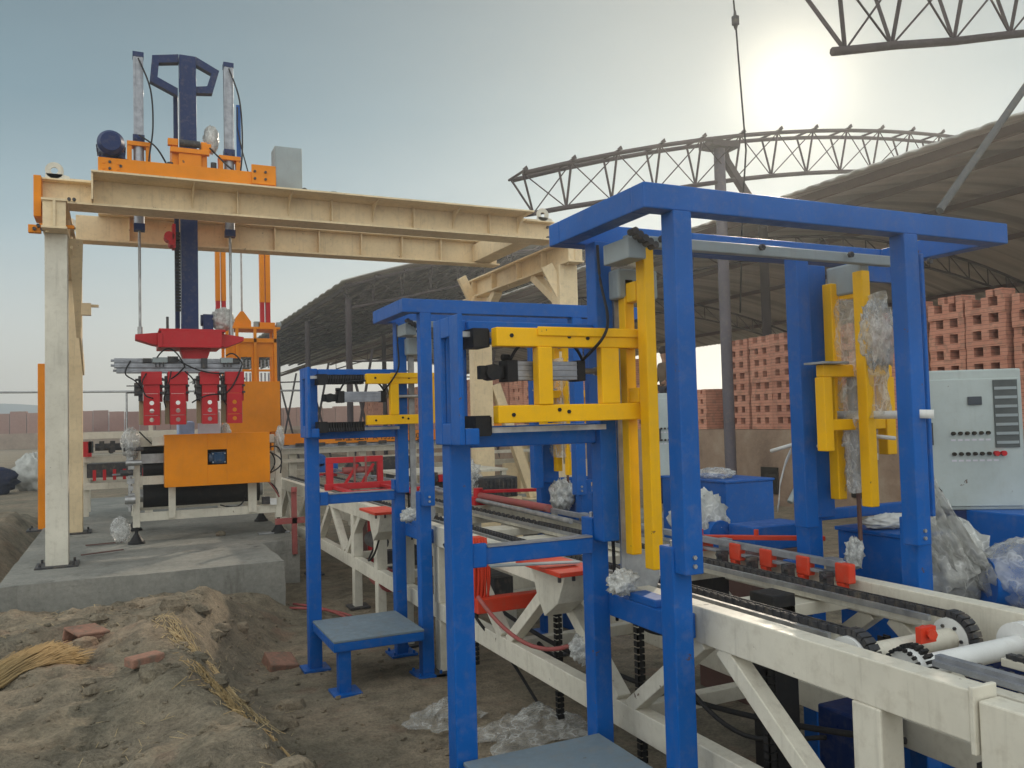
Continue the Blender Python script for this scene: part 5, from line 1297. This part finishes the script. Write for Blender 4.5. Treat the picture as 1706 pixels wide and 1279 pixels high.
for (x, y, wd) in ((5.9, 23.3, 'at the front left corner'), (5.9, 29, 'halfway along the left eave'), (5.9, 35, 'at the far left corner'), (9.8, 23.3, 'at the front right side'), (9.8, 33, 'deep inside')):
    tt = thing('shed_post', 'slim dark post with crossed braces ' + wd + ' of the far shed', 'post', (x, y, 0), 'slim posts under the far shed eave')
    MB().tube((x, y, 0), (x, y, 5.2), .09, 10).build('shaft', TRUSSM, tt)
    mb = MB().tube((x, y, .2), (x + .8, y + .4, 3.8), .04, 6); mb.tube((x + .8, y, .2), (x, y + .3, 3.8), .04, 6); mb.tube((x - .1, y, 3.4), (x + 3.8, y, 3.5), .03, 6); mb.build('brace', TRUSSM, tt)

# ---- roofs
def roof_sheet(name, label, xs_, zf, y0, y1, mat, corr=.0, par_lab=None, ripple=.05, pitch=.5, jag=0):
    t = thing(name, label, 'roof', (xs_[0], y0, zf(xs_[0])))
    n = 24; m_ = int((y1 - y0) / (pitch / 5)); v = []
    for j in range(m_ + 1):
        yy = y0 + (y1 - y0) * j / m_
        for i in range(n + 1):
            x = xs_[0] + (xs_[1] - xs_[0]) * i / n
            e = 0
            if i == 0: e = -abs(mn.noise(Vector((yy * 3, 5, 0)))) * jag
            v.append((x + e, yy, zf(x) + ripple * abs(sin(pi * yy / pitch)) ))
    o = MB().add(v, [(j * (n + 1) + i, j * (n + 1) + i + 1, (j + 1) * (n + 1) + i + 1, (j + 1) * (n + 1) + i) for j in range(m_) for i in range(n)], True).build('roof_sheet', mat, t)
    sd = o.modifiers.new('s', 'SOLIDIFY'); sd.thickness = .03; sd.offset = 1
    return t
def zb(x): return 6.45 - ((18 - x) / 8.1) ** 2 * 1.30
def za(x): return arcz(x) + .12
RB = roof_sheet('right_shed_roof', 'large arched sheet roof sweeping over the brick stacks at the right', (9.9, 26.5), zb, 2.2, 62, mk_roof_r() if False else ROOF, jag=.02, ripple=.03, pitch=.3)
for k in range(5):
    x = 10.6 + k * 3.6; B(x, x + .09, 2.2, 62, zb(x) - .16, zb(x) - .03).build('purlin', RUST, RB)
for y in (16, 27, 42):
    mb = MB(); X_ = [9.95 + 16.4 * i / 20 for i in range(21)]
    mb.path([(x, y, zb(x) - .22) for x in X_], .04, 6); mb.path([(x, y, zb(x) - .75) for x in X_], .035, 6)
    for i in range(20): mb.tube((X_[i], y, zb(X_[i]) - .22), (X_[i + 1], y, zb(X_[i + 1]) - .75), .018, 5); mb.tube((X_[i], y, zb(X_[i]) - .75), (X_[i], y, zb(X_[i]) - .22), .018, 5)
    mb.build('rafter_truss', TRUSSM, RB)
    for x in (26.3,): MB().tube((x, y, 0), (x, y, zb(x)), .12, 10).build('roof_post', TRUSSM, RB)
RA = roof_sheet('far_shed_roof', 'dark sheet roof of the long far shed with purlins showing beneath', (5.65, 18), za, 23.0, 80, ROOF, ripple=.05, pitch=.9)
mb = MB()
for k in range(14):
    x = 5.9 + k * .85; mb.box(x, x + .08, 23.1, 79.9, za(x) - .16, za(x) - .03)
for y in (25.5, 28, 30.5, 33, 37, 41, 46, 51, 57, 64, 72): mb.path([(5.8 + .5 * i, y, za(5.8 + .5 * i) - .2) for i in range(10)], .035, 6)
mb.build('purlin', TRUSSM, RA)
mb = MB(); X_ = [5.8 + .6 * i for i in range(20)]
for y in (29, 35, 42, 49):
    for i in range(19): mb.tube((X_[i], y, za(X_[i]) - .2), (X_[i + 1], y, za(X_[i + 1]) - .8), .02, 5); mb.tube((X_[i], y, za(X_[i]) - .8), (X_[i + 1], y, za(X_[i + 1]) - .8), .03, 5)
mb.build('rafter_truss', TRUSSM, RA)
# hanging cable with weight block, near the mid view
t = thing('hanging_cable', 'thin black cable with a grey weight block hanging from the top of view', 'cable', (5.25, 6, 4.2))
MB().path([(5.20, 6, 6.6), (5.23, 6, 5.52), (5.245, 6, 5.3), (5.27, 6, 4.8), (5.31, 6, 4.1), (5.33, 6.1, 3.6), (5.34, 6.2, 2.6)], .0085, 6).build('cable', BLACK, t)
mb = B(5.215, 5.27, 5.975, 6.025, 5.28, 5.37); mb.tube((5.243, 6, 5.24), (5.243, 6, 5.28), .012, 8, .022); mb.tube((5.24, 6, 5.37), (5.24, 6, 5.42), .016, 8, .01); mb.build('weight_block', DARKM, t, .006)
tag(MB().tube((6.6, 5.0, 3.40), (8.9, 5.0, 5.72), .036, 10).build('brace_pole', paint('pole_paint', (.07, .075, .08), .5, .2), at=(6.6, 5, 3.4)), 'slanting grey steel pole crossing in front of the right roof', 'pole')
tag(MB().tube((8.7, 9.2, .35), (10.3, 9.4, 2.2), .045, 8).build('leaning_pole', GREYP, at=(8.7, 9.2, .35)), 'thin grey pole leaning against the kiln wall', 'pole')
brick((7.2, 8.2, .45), .2, .05, (.22, .22, .55), 'upright red brick block beside the blue boxes before the kiln wall')

# ---- person on the kiln wall (standing, seen from behind/side)
def skinned(name, verts, edges, radii, mat, parent=None, sub=2, at=(0, 0, 0)):
    me = bpy.data.meshes.new(name); me.from_pydata([tuple(Vector(v) - Vector(at)) for v in verts], edges, []); me.materials.append(mat)
    o = bpy.data.objects.new(name, me); COL.objects.link(o)
    s_ = o.modifiers.new('skin', 'SKIN'); s_.use_smooth_shade = True
    for i, r in enumerate(radii): me.skin_vertices[0].data[i].radius = r if isinstance(r, tuple) else (r, r)
    me.skin_vertices[0].data[0].use_root = True
    m_ = o.modifiers.new('sub', 'SUBSURF'); m_.levels = sub; m_.render_levels = sub
    if parent is not None: o.parent = parent
    return o
def person(x, y, z0):
    t = thing('person', 'person in brown jacket standing on the kiln wall behind the nearest blue post', 'person', (x, y, z0))
    a = (x, y, z0)
    def V(dx, dy, dz): return (x + dx, y + dy, z0 + dz)
    vs = [V(0, 0, .92), V(0, 0, 1.12), V(-.01, 0, 1.32), V(-.02, 0, 1.42), V(-.04, 0, 1.50), V(-.05, 0, 1.60), V(-.05, 0, 1.70),
          V(0, .17, 1.38), V(-.03, .24, 1.12), V(-.18, .22, .98), V(-.25, .21, .96), V(0, -.17, 1.38), V(-.04, -.23, 1.12), V(-.20, -.2, .99), V(-.27, -.19, .97),
          V(0, .10, .86), V(.0, .11, .48), V(.02, .12, .09), V(-.14, .13, .04), V(0, -.10, .86), V(-.03, -.11, .48), V(.0, -.12, .09), V(-.16, -.13, .04)]
    ed = [(0, 1), (1, 2), (2, 3), (3, 4), (4, 5), (5, 6), (2, 7), (7, 8), (8, 9), (9, 10), (2, 11), (11, 12), (12, 13), (13, 14), (0, 15), (15, 16), (16, 17), (17, 18), (0, 19), (19, 20), (20, 21), (21, 22)]
    ra = [(.13, .16), (.13, .15), (.13, .16), .07, .055, (.095, .085), .07, .065, .05, .038, .03, .065, .05, .038, .03, .09, .065, .05, .045, .09, .065, .05, .045]
    skinned('body', vs, ed, ra, SKIN, t, 2, a)
    jv = [V(0, 0, .88), V(0, 0, 1.12), V(-.01, 0, 1.34), V(-.01, 0, 1.42), V(0, .18, 1.37), V(-.03, .25, 1.12), V(-.17, .225, .99), V(0, -.18, 1.37), V(-.04, -.24, 1.12), V(-.19, -.2, 1.0)]
    skinned('jacket', jv, [(0, 1), (1, 2), (2, 3), (2, 4), (4, 5), (5, 6), (2, 7), (7, 8), (8, 9)], [(.165, .19), (.155, .18), (.155, .19), .085, .085, .066, .05, .085, .066, .05], COAT, t, 2, a)
    tv = [V(0, 0, .93), V(0, .10, .84), V(.0, .11, .48), V(.02, .12, .10), V(0, -.10, .84), V(-.03, -.11, .48), V(0, -.12, .10)]
    skinned('trousers', tv, [(0, 1), (1, 2), (2, 3), (0, 4), (4, 5), (5, 6)], [(.14, .17), .105, .08, .065, .105, .08, .065], TROUS, t, 2, a)
    lump((x - .03, y, z0 + 1.69), (.24, .22, .20), 51, .12, 4, 20).build('hair', HAIR, t)
    return t
person(10.62, 14.75, 1.345)

# ---- clutter
tag(lump((1.93, 3.35, .60), (.16, .10, .12), 63, .4).build('white_rag', WRAPO, at=(1.93, 3.35, .6)), 'white rag caught under the near end of the conveyor', 'rag')
def crumple(c, W, L, Hh, seed, rz=0):
    n = 46; v = []; R3 = Matrix.Rotation(rz, 3, 'Z'); off = Vector((seed * 2.3, seed, 0))
    for j in range(n + 1):
        for i in range(n + 1):
            u, w2 = i / n - .5, j / n - .5; r = sqrt(u * u + w2 * w2) * 2
            rag = 1 + .25 * mn.noise(Vector((atan2(w2, u) * 1.5, seed, 0)))
            p = Vector((u * W * rag, w2 * L * rag, 0)); q = p * 5 + off
            k = (1 - abs(mn.noise(q)) * 2.2) * .6 + (1 - abs(mn.noise(q * 2.6)) * 2.2) * .3 + .1 * mn.noise(q * 7)
            p += Vector((mn.noise(q * 1.7) * .04, mn.noise(q * 1.7 + off) * .04, max(0, k) * Hh * max(0, 1.15 - r) + .012))
            p = R3 @ p; v.append(Vector(c) + p)
    mb = MB(); m_ = n + 1
    return mb.add(v, [(j * m_ + i, j * m_ + i + 1, (j + 1) * m_ + i + 1, (j + 1) * m_ + i) for j in range(n) for i in range(n)], True)
tag(crumple((1.95, 3.95, .01), .60, .40, .17, 3).build('plastic_sheet', WRAPG, at=(1.95, 3.95, 0)), 'crumpled clear plastic sheet on the ground beyond the near step platform', 'plastic sheet')
tag(crumple((1.60, 4.38, .01), .40, .34, .13, 8, .5).build('plastic_sheet', WRAPG, at=(1.6, 4.3, 0)), 'small crumpled clear plastic sheet left of the larger one on the ground', 'plastic sheet')
t = lump((-3.4, 26, .35), (1.6, 1.0, .75), 64, .35, 2.5, 30).build('tarpaulin', CLOTHB, at=(-3.4, 26, .3)); tag(t, 'dark blue tarpaulin heap on the ground at the far left', 'tarpaulin')
tag(lump((-2.2, 27, .45), (.9, .8, 1.0), 65, .3).build('sack', BAGM, at=(-2.2, 27, .4)), 'pale woven sack beside the dark tarpaulin at the far left', 'sack')
tag(lump((4.62, 5.75, 1.14), (.25, .3, .08), 66, .4).build('plastic_sheet', WRAP, at=(4.62, 5.75, 1.12)), 'thin shiny film on the long low blue machine base', 'plastic sheet')
tag(lump((3.3, 2.83, 1.12), (.30, .12, .06), 67, .35).build('white_tie', WHITEP, at=(3.3, 2.8, 1.1)), 'white tangled strap on top of the near blue pedestal', 'strap')
mb = MB()
for a, b_ in (((1.75, 7.0, .03), (1.35, 7.6, .03)), ((1.7, 6.9, .03), (1.4, 7.7, .04))): mb.path(curve(a, b_, -.0, 8, (.06, .05, 0)), .012, 6)
tag(mb.build('ground_hose', PINK, at=(1.6, 7.2, .03)), 'dark red hose on the ground near the slab corner', 'hose')
HZ = .0046
if HZ > 0:
    hb = B(-304, 304, -62, 304, -2.2, 17).build('haze', bpy.data.materials.new('air_haze'), at=(0, 0, 0)); tag(hb, kind='stuff', label='thin dusty air over the whole yard', cat='haze')
    hm = hb.data.materials[0]; hm.use_nodes = True; hn = hm.node_tree; hn.nodes.clear()
    ho = hn.nodes.new('ShaderNodeOutputMaterial'); hv = hn.nodes.new('ShaderNodeVolumePrincipled')
    hv.inputs['Color'].default_value = (.86, .90, .92, 1); hv.inputs['Density'].default_value = HZ; hv.inputs['Anisotropy'].default_value = .65
    hn.links.new(hv.outputs[0], ho.inputs['Volume'])
for o in list(bpy.data.objects):
    if '_w' in o.keys(): del o['_w']
